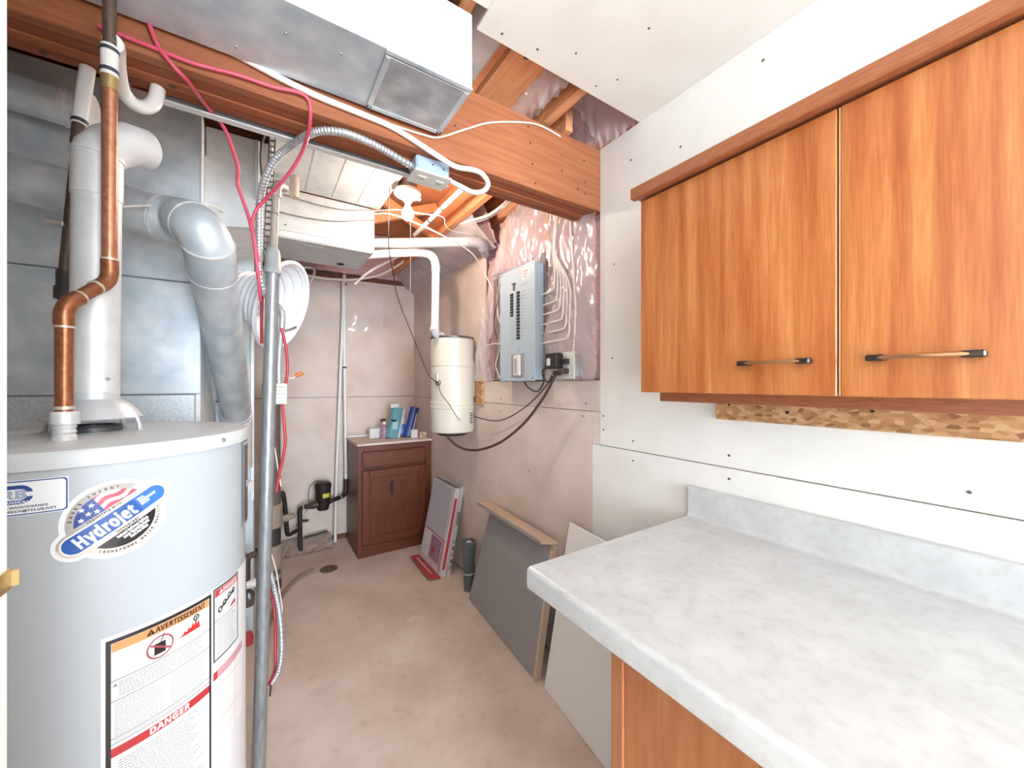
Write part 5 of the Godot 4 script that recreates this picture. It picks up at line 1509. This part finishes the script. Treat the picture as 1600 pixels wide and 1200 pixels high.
func light_fixture() -> void:
	var c := P(0.651, 0, 2.0)
	var t := thing("bare_bulb_light", "glowing bare bulb in a white porcelain holder under the joists", "light", c + Vector3(0, 2.43, 0))
	turned("octagon_box", [[0.0, 2.41], [0.05, 2.41], [0.053, 2.415], [0.053, 2.455], [0.0, 2.455]], c, M.strap_metal, t, 8)
	turned("holder", [[0.0, 2.355], [0.022, 2.355], [0.024, 2.37], [0.03, 2.379], [0.064, 2.386], [0.0695, 2.391], [0.070, 2.398], [0.066, 2.408], [0.05, 2.412], [0.0, 2.412]], c, M.porcelain, t, 40, "white porcelain lampholder")
	box("pull_switch", Vector3(0.692, 2.372, 1.975), Vector3(0.716, 2.384, 2.0), M.porcelain, t, 0.002)
	turned("bulb_base", [[0.0, 2.335], [0.0135, 2.335], [0.0138, 2.345], [0.0132, 2.356], [0.0, 2.356]], c, M.bulb_base, t, 20)
	var pr := []
	for i in 15:
		var a := PI * i / 14.0
		var r := 0.031 * sin(a)
		var y := 2.285 - 0.031 * cos(a)
		if i > 8:
			r = lerpf(0.0285, 0.0138, smoothstep(8.0, 14.0, float(i)))
			y = lerpf(2.297, 2.338, (i - 8) / 6.0)
		pr.append([r, y])
	turned("bulb", pr, c, M.bulb_glow, t, 28, "lit glass bulb")
	var o := OmniLight3D.new()
	o.name = "bulb_light"
	o.position = c + Vector3(0, 2.287, 0)
	o.light_energy = 0.37
	o.light_color = Color(1.0, 0.92, 0.85)
	o.light_size = 0.03
	o.omni_range = 12.0
	o.omni_attenuation = 2.0
	o.shadow_enabled = true
	add_child(o)
	var s := ST()
	tube(s, pts([[0.661, 2.36, 1.985], [0.662, 2.1, 1.985], [0.66, 1.86, 1.985]]), 0.0012, 5)
	obj("pull_string", s, M.wire_cream, t)
	# receptacle box under the beam
	var b := thing("junction_box", "blue plastic outlet box with cream cover plate under the beam", "outlet box", P(0.49, 2.157, 1.27))
	box("box_body", Vector3(0.432, 2.103, 1.238), Vector3(0.552, 2.1568, 1.315), M.box_blue, b, 0.006)
	box("cover_plate", Vector3(0.424, 2.095, 1.225), Vector3(0.556, 2.103, 1.318), M.plate_cream, b, 0.003)
	for x in [0.446, 0.508]:
		var sk := box("socket", Vector3(x, 2.0925, 1.255), Vector3(x + 0.03, 2.0955, 1.288), M.plate_cream, b, 0.001)
		box("slot", Vector3(x + 0.006, 2.0921, 1.27), Vector3(x + 0.024, 2.0927, 1.273), M.iron_brown, sk, 0.0002)
	for p in [[0.49, 2.135], [0.528, 2.13]]:
		turned("screw", [[0.0, 0], [0.003, 0], [0.003, 0.001], [0.0, 0.001]], P(p[0], p[1], 1.2378), M.iron_black, b, 8, "", Vector3.BACK)

# ------------------------------------------------------------------ things leaning on the right wall
func leaning_frame(x: float, d: float, lean: float, yaw: float) -> Transform3D:
	# x along the wall away from the camera, y up the leaning face, z into the wall
	var ax := Vector3(sin(yaw), 0, -cos(yaw))
	var up := (Vector3(cos(yaw), 0, sin(yaw)) * sin(lean) + Vector3.UP * cos(lean)).normalized()
	return Transform3D(Basis(ax, up, ax.cross(up)), P(x, 0, d))

func lbox(called: String, xf: Transform3D, x0: float, x1: float, y0: float, y1: float, z0: float, z1: float, m: Material, parent: Node, bev := 0.0015, label := "") -> MeshInstance3D:
	var s := ST()
	bx(s, Vector3(x0, y0, -z0), Vector3(x1, y1, -z1), bev, xf)
	return obj(called, s, m, parent, label)

func leaning() -> void:
	# offcut of grey countertop with its splash ledge
	var xf := leaning_frame(1.072, 1.442, 0.165, 0.065)
	var t := thing("countertop_offcut", "grey speckled board with a wooden ledge leaning on the right wall", "board", P(1.1, 0, 1.8))
	var s := ST()
	slab(s, PackedVector2Array([Vector2(0.012, 0.004), Vector2(0.785, 0.004), Vector2(0.665, 0.62), Vector2(0.012, 0.62)]), 0.004, xf)
	obj("grey_face", s, M.speckle_grey, t)
	s = ST()
	slab(s, PackedVector2Array([Vector2(0.0, 0.0), Vector2(0.787, 0.0), Vector2(0.668, 0.622), Vector2(0.0, 0.622)]), 0.027, xf * Transform3D(Basis.IDENTITY, Vector3(0, 0, 0.0042)))
	obj("wood_core", s, M.raw_wood, t)
	lbox("edge_strip", xf, -0.002, 0.0115, 0.0, 0.60, -0.006, 0.004, M.raw_wood, t, 0.002)
	s = ST()
	slab(s, PackedVector2Array([Vector2(0.0, 0.03), Vector2(0.02, -0.055), Vector2(0.72, -0.07), Vector2(0.72, 0.03)]), 0.014, xf * Transform3D(Basis(Vector3.RIGHT, Vector3(0, 0, 1), Vector3(0, -1, 0)), Vector3(0, 0.638, 0)))
	obj("ledge", s, M.raw_wood, t)
	lbox("ledge_lip", xf * Transform3D(Basis(Vector3.UP, 0.0214), Vector3(0.02, 0, -0.055)), 0.0, 0.70, 0.622, 0.639, -0.004, 0.0, M.speckle_grey, t, 0.001)
	# white panel
	xf = leaning_frame(1.075, 1.385, 0.185, -0.10)
	xf = leaning_frame(1.086, 1.388, 0.175, 0.0)
	var w := leaning_frame(1.005, 0.64, 0.19, 0.105)
	s = ST()
	bx(s, Vector3(0.0, 0.002, 0.0), Vector3(0.752, 0.748, 0.012), 0.001, w * Transform3D(Basis.IDENTITY, Vector3(0, 0, 0.012)))
	tag(obj("white_board", s, M.white_melamine), "plain white board leaning on the wall beside the base cabinet", "board")
	# grey tube behind the offcut
	var g := thing("grey_tube", "dark grey plastic tube standing between the offcut and the cartons", "tube", P(1.178, 0, 2.33))
	turned("barrel", [[0.0, 0.0], [0.034, 0.0], [0.036, 0.10], [0.040, 0.115], [0.042, 0.24], [0.049, 0.27], [0.050, 0.325], [0.046, 0.331], [0.03, 0.331], [0.028, 0.29], [0.0, 0.29]], P(1.178, 0, 2.33), M.tube_grey, g, 32)
	turned("pale_ring", [[0.039, 0.112], [0.0425, 0.114], [0.0425, 0.122], [0.040, 0.124]], P(1.178, 0, 2.33), M.cap_grey, g, 32)
	box("square_insert", Vector3(1.163, 0.30, 2.315), Vector3(1.193, 0.327, 2.345), M.card_white, g, 0.002)
	# cartons
	xf = leaning_frame(1.075, 2.595, 0.20, 0.0)
	var c := thing("red_carton", "flat red and white carton with a pale window leaning beside the brown cabinet", "carton", P(1.1, 0, 2.8))
	lbox("carton_body", xf, 0.0, 0.42, 0.0, 0.635, 0.002, 0.045, M.carton_white, c, 0.002)
	lbox("window_sheet", xf, 0.03, 0.40, 0.25, 0.615, 0.0, 0.0025, mat("window_pale", "cfd2dc", 0.25), c, 0.0005)
	lbox("red_edge", xf, -0.0015, 0.0, 0.05, 0.56, 0.010, 0.032, M.carton_red, c, 0.0005)
	lbox("frame_print", xf, 0.03, 0.40, 0.242, 0.25, 0.0, 0.0025, M.carton_red, c, 0.0005)
	lbox("frame_print", xf, 0.03, 0.042, 0.03, 0.242, 0.0, 0.0025, M.carton_red, c, 0.0005)
	lbox("picture", xf, 0.06, 0.25, 0.06, 0.23, 0.0, 0.0025, M.mauve, c, 0.0005)
	lbox("picture", xf, 0.16, 0.21, 0.10, 0.15, -0.0008, 0.002, M.carton_red, c, 0.0005)
	for y in [0.045, 0.115, 0.18]:
		lbox("instruction_card", xf, 0.27, 0.385, y, y + 0.055, 0.0, 0.0025, M.card_white, c, 0.0005)
	lbox("top_edge", xf, 0.0, 0.42, 0.6345, 0.638, 0.004, 0.045, M.carton_dark, c, 0.001)
	s = ST()
	slab(s, PackedVector2Array([Vector2(-0.02, 0.0), Vector2(0.43, 0.0), Vector2(0.40, 0.085), Vector2(-0.03, 0.10)]), 0.003, Transform3D(Basis(Vector3(0, 0, -1), Vector3(-0.97, 0.24, 0), Vector3(0.24, 0.97, 0)), P(1.078, 0.004, 2.59)))
	obj("open_flap", s, M.carton_red, c, "open red bottom flap")
	lbox("flap_print", Transform3D(Basis(Vector3(0, 0, -1), Vector3(-0.97, 0.24, 0), Vector3(0.24, 0.97, 0)), P(1.078, 0.004, 2.59)), 0.05, 0.36, 0.04, 0.052, 0.0032, 0.0042, M.carton_white, c, 0.0003)
	xf = leaning_frame(1.122, 2.575, 0.185, 0.0)
	var d := thing("grey_carton", "flat grey carton with dark printed edge behind the red carton", "carton", P(1.15, 0, 2.8))
	lbox("carton_body", xf, 0.0, 0.43, 0.0, 0.645, 0.003, 0.026, M.carton_grey, d, 0.002)
	lbox("printed_edge", xf, -0.0012, 0.0, 0.36, 0.46, 0.006, 0.023, M.carton_dark, d, 0.0003)
	for k in 5:
		lbox("printed_edge", xf, -0.0012, 0.0, 0.05 + k * 0.045, 0.078 + k * 0.045, 0.008, 0.020, M.tape_black if k % 2 else M.carton_dark, d, 0.0003)

# ------------------------------------------------------------------ wires and cables
func wires() -> void:
	var s := ST()
	# armoured conduit: corrugated tube
	var a := smooth(pts([[0.432, 2.128, 1.275], [0.349, 2.133, 1.25], [0.286, 2.138, 1.237], [0.212, 2.138, 1.23], [0.154, 2.134, 1.248], [0.116, 2.128, 1.285], [0.075, 2.130, 1.385], [0.036, 2.100, 1.435], [0.010, 2.050, 1.487], [-0.002, 1.997, 1.54], [-0.004, 1.918, 1.552], [-0.004, 1.844, 1.556], [-0.004, 1.78, 1.56], [0.012, 1.71, 1.60], [0.045, 1.69, 1.65], [0.067, 1.66, 1.685], [0.067, 1.60, 1.69], [0.061, 1.54, 1.694], [0.057, 1.44, 1.696], [0.060, 1.36, 1.694]]), 26)
	var r := []
	for i in a.size():
		r.append(0.0102 + 0.0014 * (1 if (i % 4) < 2 else 0))
	tube(s, a, r, 12)
	tag(obj("armoured_conduit", s, M.conduit_metal), "flexible ribbed metal conduit arching from the blue outlet box to the pole", "conduit")
	s = ST()
	a = smooth(pts([[0.025, 0.60, 2.07], [0.041, 0.515, 2.065], [0.055, 0.458, 2.020], [0.069, 0.384, 1.987], [0.077, 0.270, 1.958], [0.072, 0.186, 1.937], [0.053, 0.133, 1.926], [0.02, 0.12, 1.91]]), 22)
	r = []
	for i in a.size():
		r.append(0.0095 + 0.0016 * (1 if (i % 4) < 2 else 0))
	tube(s, a, r, 12)
	tag(obj("lower_conduit", s, M.conduit_metal), "ribbed conduit looping beside the foot of the grey pole", "conduit")
	cable("red_cable", [[-0.235, 2.30, 1.195], [-0.205, 2.19, 1.20], [-0.175, 2.148, 1.205], [-0.149, 2.135, 1.23], [-0.126, 2.16, 1.35], [-0.091, 2.15, 1.42], [-0.072, 2.115, 1.465], [-0.060, 2.077, 1.497], [-0.062, 2.041, 1.523], [-0.054, 2.010, 1.53], [-0.034, 1.945, 1.535], [-0.02, 1.878, 1.535], [-0.012, 1.81, 1.54], [-0.005, 1.74, 1.56], [0.0, 1.68, 1.60]], 0.0052, M.wire_red, "red cable hanging from the beam's left part down to the pole's cap", "cable")
	cable("red_cable", [[-0.299, 2.176, 1.203], [-0.217, 2.172, 1.203], [-0.138, 2.168, 1.203], [-0.05, 2.178, 1.203], [0.03, 2.180, 1.203], [0.085, 2.188, 1.200], [0.112, 2.18, 1.205], [0.118, 2.145, 1.22], [0.116, 2.12, 1.27], [0.106, 2.10, 1.34], [0.080, 2.06, 1.39], [0.045, 2.025, 1.45], [0.012, 1.997, 1.505], [-0.012, 1.965, 1.527], [-0.022, 1.925, 1.535], [-0.018, 1.87, 1.54], [-0.006, 1.81, 1.548], [0.0, 1.76, 1.56]], 0.0052, M.wire_red, "red cable along the beam's face that drops in a curve beside the metal conduit", "cable")
	cable("red_cable", [[0.006, 1.76, 1.66], [0.004, 1.66, 1.69], [0.004, 1.54, 1.692]], 0.0055, M.wire_red_dark, "short red cable left of the pole in front of the white hose", "cable")
	cable("red_cable", [[0.066, 1.60, 1.68], [0.081, 1.523, 1.682], [0.085, 1.438, 1.679], [0.078, 1.38, 1.69], [0.070, 1.322, 1.701], [0.077, 1.220, 1.696], [0.079, 1.171, 1.695], [0.073, 1.117, 1.699], [0.060, 1.05, 1.705], [0.05, 0.98, 1.71]], 0.0052, M.wire_red_dark, "red cable hanging right of the pole past the card tag", "cable")
	cable("red_cable", [[0.018, 0.55, 2.08], [0.032, 0.471, 2.071], [0.050, 0.387, 2.033], [0.056, 0.257, 2.005], [0.054, 0.186, 1.981], [0.052, 0.15, 1.958], [0.029, 0.135, 1.894]], 0.006, M.wire_red_dark, "red cable drooping near the floor by the pole's foot", "cable")
	cable("black_wire_end", [[0.03, 0.145, 1.90], [0.036, 0.12, 1.895], [0.032, 0.09, 1.89]], 0.003, M.wire_black, "black wire end at the lowest red cable near the floor", "wire")
	cable("beam_cable", [[-0.30, 2.29, 1.2035], [-0.195, 2.262, 1.2035], [-0.137, 2.25, 1.2035], [-0.076, 2.235, 1.2035], [-0.010, 2.222, 1.2035], [0.062, 2.208, 1.2035], [0.139, 2.199, 1.2035], [0.240, 2.195, 1.2035], [0.333, 2.19, 1.2035], [0.404, 2.174, 1.2035], [0.479, 2.148, 1.198], [0.552, 2.128, 1.195], [0.622, 2.140, 1.20], [0.655, 2.130, 1.19], [0.675, 2.10, 1.185], [0.662, 2.075, 1.195], [0.631, 2.070, 1.215], [0.59, 2.085, 1.23], [0.552, 2.115, 1.265]], 0.0088, M.nm_white, "thick white cable along the beam that loops back into the blue outlet box", "cable")
	cable("thin_beam_wire", [[0.240, 2.198, 1.2095], [0.353, 2.200, 1.2095], [0.440, 2.204, 1.209], [0.501, 2.216, 1.209], [0.595, 2.276, 1.209], [0.697, 2.338, 1.2095], [0.837, 2.392, 1.2095], [0.929, 2.412, 1.2095], [1.03, 2.405, 1.2095]], 0.0036, M.wire_cream, "thin cream wire stapled in a wave across the beam's face", "wire")
	cable("grey_wire", [[0.037, 2.42, 1.80], [0.010, 2.359, 1.80], [0.0, 2.281, 1.80], [0.006, 2.204, 1.80], [0.012, 2.13, 1.75]], 0.0045, M.wire_grey, "grey wire curving beside the perforated hanger strap", "wire")
	# perforated hanger strap: two rails and rungs
	s = ST()
	var top := P(0.042, 2.425, 1.80)
	var low := P(0.020, 1.87, 1.70)
	var dir := low - top
	var side := Vector3(0.0095, 0, 0.003)
	for g in [-1, 1]:
		tube(s, [top + side * g, low + side * g], 0.0028, 6)
	for k in 23:
		var c := top + dir * (k / 22.0)
		tube(s, [c - side, c + side], 0.0045 if k % 2 else 0.0032, 6)
	tag(obj("hanger_strap", s, M.strap_metal), "perforated metal hanger strap hanging down to the pole's upper pipe", "strap")
	var tg := thing("card_tag", "beige card tag with faint print hanging on wires beside the pole", "tag", P(0.065, 1.32, 1.70))
	box("card", Vector3(0.046, 1.315, 1.672), Vector3(0.083, 1.392, 1.676), M.tag_card, tg, 0.0008)
	for k in 4:
		box("print_line", Vector3(0.050, 1.378 - k * 0.013, 1.6712), Vector3(0.076 - 0.004 * (k % 2), 1.380 - k * 0.013, 1.6722), M.wire_grey, tg, 0.0002)
	cable("ground_wire", [[0.06, 1.43, 1.70], [0.085, 1.415, 1.72], [0.105, 1.412, 1.74], [0.122, 1.425, 1.75]], 0.003, M.wire_cream, "bare ground wire with an orange clamp right of the pole", "wire")
	tag(turned("ground_clamp", [[0.0, 0], [0.008, 0], [0.009, 0.02], [0.005, 0.032], [0.0, 0.032]], P(0.116, 1.422, 1.75), M.orange_nut, self, 10, "", Vector3(0.8, 0.4, 0.2)), "small orange clamp at the ground wire's end below the white hose", "clamp")
	cable("white_loop", [[0.10, 1.98, 2.95], [0.14, 2.05, 3.0], [0.20, 2.17, 3.15], [0.27, 2.25, 3.22], [0.325, 2.255, 3.22], [0.33, 2.20, 3.15], [0.28, 2.08, 3.0], [0.21, 1.95, 2.75], [0.16, 1.86, 2.45]], 0.0085, M.nm_white, "white cable forming an open loop above the white hose", "cable")
	cable("ceiling_cable", [[0.10, 2.29, 3.55], [0.28, 2.275, 3.52], [0.403, 2.262, 3.50], [0.56, 2.265, 3.48], [0.697, 2.285, 3.46], [0.85, 2.33, 3.42], [0.967, 2.40, 3.38], [1.06, 2.47, 3.3]], 0.010, M.nm_white, "white cable slung along the top of the back wall", "cable")
	cable("ceiling_cable", [[0.56, 2.10, 2.9], [0.66, 2.20, 2.85], [0.80, 2.28, 2.7], [0.92, 2.34, 2.6]], 0.009, M.nm_white, "white cable rising from behind the supply duct towards the bulb", "cable")
	cable("black_pull_wire", [[0.567, 2.43, 2.04], [0.586, 2.160, 2.127], [0.64, 2.02, 2.22], [0.683, 1.927, 2.30], [0.746, 1.790, 2.33], [0.815, 1.60, 2.30], [0.873, 1.450, 2.285], [0.945, 1.40, 2.31]], 0.0028, M.wire_black, "thin dark wire slanting down from the joists to the canister", "wire")
	cable("canister_wire", [[0.955, 1.395, 2.32], [0.95, 1.33, 2.265], [0.985, 1.26, 2.215], [1.03, 1.19, 2.215], [1.075, 1.155, 2.25]], 0.0024, M.wire_black, "thin wire lying across the canister's front to its vents", "wire")
	cable("brown_power_cord", [[1.02, 1.05, 2.33], [1.02, 1.015, 2.22], [1.03, 0.998, 2.092], [1.06, 1.012, 1.951], [1.11, 1.075, 1.795], [1.152, 1.190, 1.637], [1.168, 1.32, 1.503], [1.165, 1.40, 1.43], [1.168, 1.44, 1.40]], 0.0075, M.wire_brown, "thick brown power cord drooping from the canister up to the receptacle", "cord")
	cable("brown_sagging_wire", [[1.20, 1.172, 2.30], [1.215, 1.160, 2.12], [1.228, 1.17, 1.99], [1.235, 1.225, 1.83], [1.225, 1.31, 1.65], [1.19, 1.41, 1.47], [1.175, 1.44, 1.42]], 0.0035, M.wire_brown, "thin brown wire sagging from the canister to the receptacle", "cord")
	cable("adapter_cord", [[1.15, 1.47, 1.44], [1.14, 1.455, 1.47], [1.145, 1.42, 1.47], [1.15, 1.40, 1.44], [1.155, 1.43, 1.42]], 0.0035, M.wire_black, "short black adapter cord knotted below the adapter", "cord")
	cable("adapter_cord", [[1.165, 1.44, 1.50], [1.17, 1.40, 1.50], [1.18, 1.36, 1.55], [1.19, 1.352, 1.60], [1.20, 1.375, 1.68], [1.20, 1.41, 1.72]], 0.004, M.wire_black, "black cord looping below the breaker panel", "cord")
	cable("cross_wire", [[0.564, 2.40, 2.36], [0.62, 2.375, 2.25], [0.70, 2.29, 2.08], [0.829, 2.205, 1.968], [1.0, 2.15, 1.971], [1.13, 2.115, 2.08], [1.20, 2.06, 2.12], [1.235, 1.98, 2.10]], 0.004, M.nm_white, "thin white wire running from the supply duct past the bulb to the panel", "wire")
	cable("cross_wire", [[0.57, 2.42, 2.36], [0.66, 2.39, 2.2], [0.741, 2.335, 2.06], [0.86, 2.335, 2.03], [0.90, 2.315, 2.08], [0.97, 2.315, 2.14], [1.10, 2.33, 2.15]], 0.003, M.nm_white, "thin white wire passing right of the bulb below the joist", "wire")
	cable("cross_wire", [[0.55, 2.40, 2.62], [0.60, 2.30, 2.58], [0.72, 2.25, 2.5]], 0.0035, M.nm_white, "short white wire beside the supply duct's end", "wire")
	cable("joist_cable", [[1.178, 2.44, 1.80], [1.135, 2.39, 1.86], [1.122, 2.385, 1.98], [1.10, 2.405, 2.12], [1.09, 2.44, 2.3]], 0.0085, M.nm_white, "white cable loop nearest the beam above the plastic film", "cable", "", 10)
	cable("joist_cable", [[1.21, 2.45, 1.84], [1.165, 2.40, 1.90], [1.145, 2.395, 2.03], [1.12, 2.415, 2.18], [1.10, 2.45, 2.35]], 0.0085, M.nm_white, "second white cable loop above the plastic film, behind the first", "cable", "", 10)
	cable("duct_wire", [[0.10, 2.385, 2.34], [0.25, 2.37, 2.338], [0.40, 2.375, 2.338], [0.50, 2.40, 2.338], [0.57, 2.42, 2.345]], 0.003, M.wire_grey, "grey wire sagging along the top of the supply duct's face", "wire")
	cable("duct_wire", [[0.05, 2.29, 2.34], [0.2, 2.285, 2.338], [0.35, 2.30, 2.338], [0.48, 2.335, 2.338], [0.57, 2.36, 2.35]], 0.003, M.wire_grey, "lower grey wire across the middle of the supply duct's face", "wire")
	cable("thermostat_wire", [[-0.33, 1.83, 1.36], [-0.27, 1.885, 1.45], [-0.215, 1.97, 1.62], [-0.149, 2.065, 1.84], [-0.08, 2.12, 2.15], [-0.02, 2.16, 2.40]], 0.0032, M.nm_white, "thin white wire draped from the heater vent across the plenum", "wire")
	cable("pole_wire", [[0.045, 1.150, 1.70], [0.056, 1.066, 1.72], [0.067, 0.991, 1.75]], 0.0022, M.nm_white, "thin white wire on the drain stack above the pump height", "wire")
	cable("pole_wire", [[0.037, 0.632, 2.068], [0.060, 0.530, 2.089], [0.072, 0.441, 2.081], [0.083, 0.363, 2.049], [0.078, 0.331, 2.029], [0.082, 0.25, 2.03]], 0.0028, M.nm_white, "thin white wire dangling in front of the drain stack's foot", "wire")

func floor_things() -> void:
	var t := thing("floor_drain", "round brown iron floor drain near the brown cabinet", "drain", P(0.43, 0, 3.165))
	turned("frame_ring", [[0.040, 0.0], [0.062, 0.0], [0.062, 0.004], [0.056, 0.006], [0.040, 0.004]], P(0.43, 0, 3.165), M.drain_iron, t, 32)
	turned("grate", [[0.0, 0.0], [0.041, 0.0], [0.041, 0.003], [0.0, 0.003]], P(0.43, 0, 3.165), M.drain_iron, t, 32)
	for k in 6:
		var a := TAU * k / 6.0
		turned("grate_hole", [[0.0, 0.0], [0.006, 0.0], [0.006, 0.0006], [0.0, 0.0006]], P(0.43 + 0.025 * cos(a), 0.003, 3.165 + 0.025 * sin(a)), M.dark_hole, t, 10)
	cable("drain_hose", [[0.02, 0.014, 2.45], [0.043, 0.013, 2.607], [0.076, 0.013, 2.774], [0.137, 0.013, 2.96], [0.209, 0.013, 3.09], [0.287, 0.013, 3.16], [0.331, 0.013, 3.18]], 0.0125, M.hose_grey, "grey-brown hose lying on the floor towards the drain", "hose", "", 12)
	var s := ST()
	slab(s, PackedVector2Array([Vector2(0.717, -2.235), Vector2(0.77, -2.25), Vector2(0.829, -2.215), Vector2(0.80, -2.16), Vector2(0.755, -2.105), Vector2(0.74, -2.17)]), -0.0008, Transform3D(Basis(Vector3.RIGHT, Vector3(0, 0, 1), Vector3(0, -1, 0)), Vector3(0, 0.0, 0)))
	tag(obj("filler_patch", s, M.drywall_tan), "pale dried filler patch on the concrete in front of the cartons", "filler patch")
	s = ST()
	var film := FastNoiseLite.new()
	film.frequency = 1.0
	grid(s, 12, 14, func(u, v): return P(lerpf(0.645, 0.955, u), lerpf(1.87, 2.30, v) + 0.012 * film.get_noise_2d(u * 3.0, 1.0) * (1.0 - v), 3.672 - 0.016 * absf(film.get_noise_2d(u * 5.0 + v * 2.0, v * 4.0)) - 0.02 * u), Vector3(0, 0, 1))
	tag(obj("film_scrap", s, M.clear_plastic), "square of clear plastic film hanging on the back wall right of the white pipes", "plastic sheet")
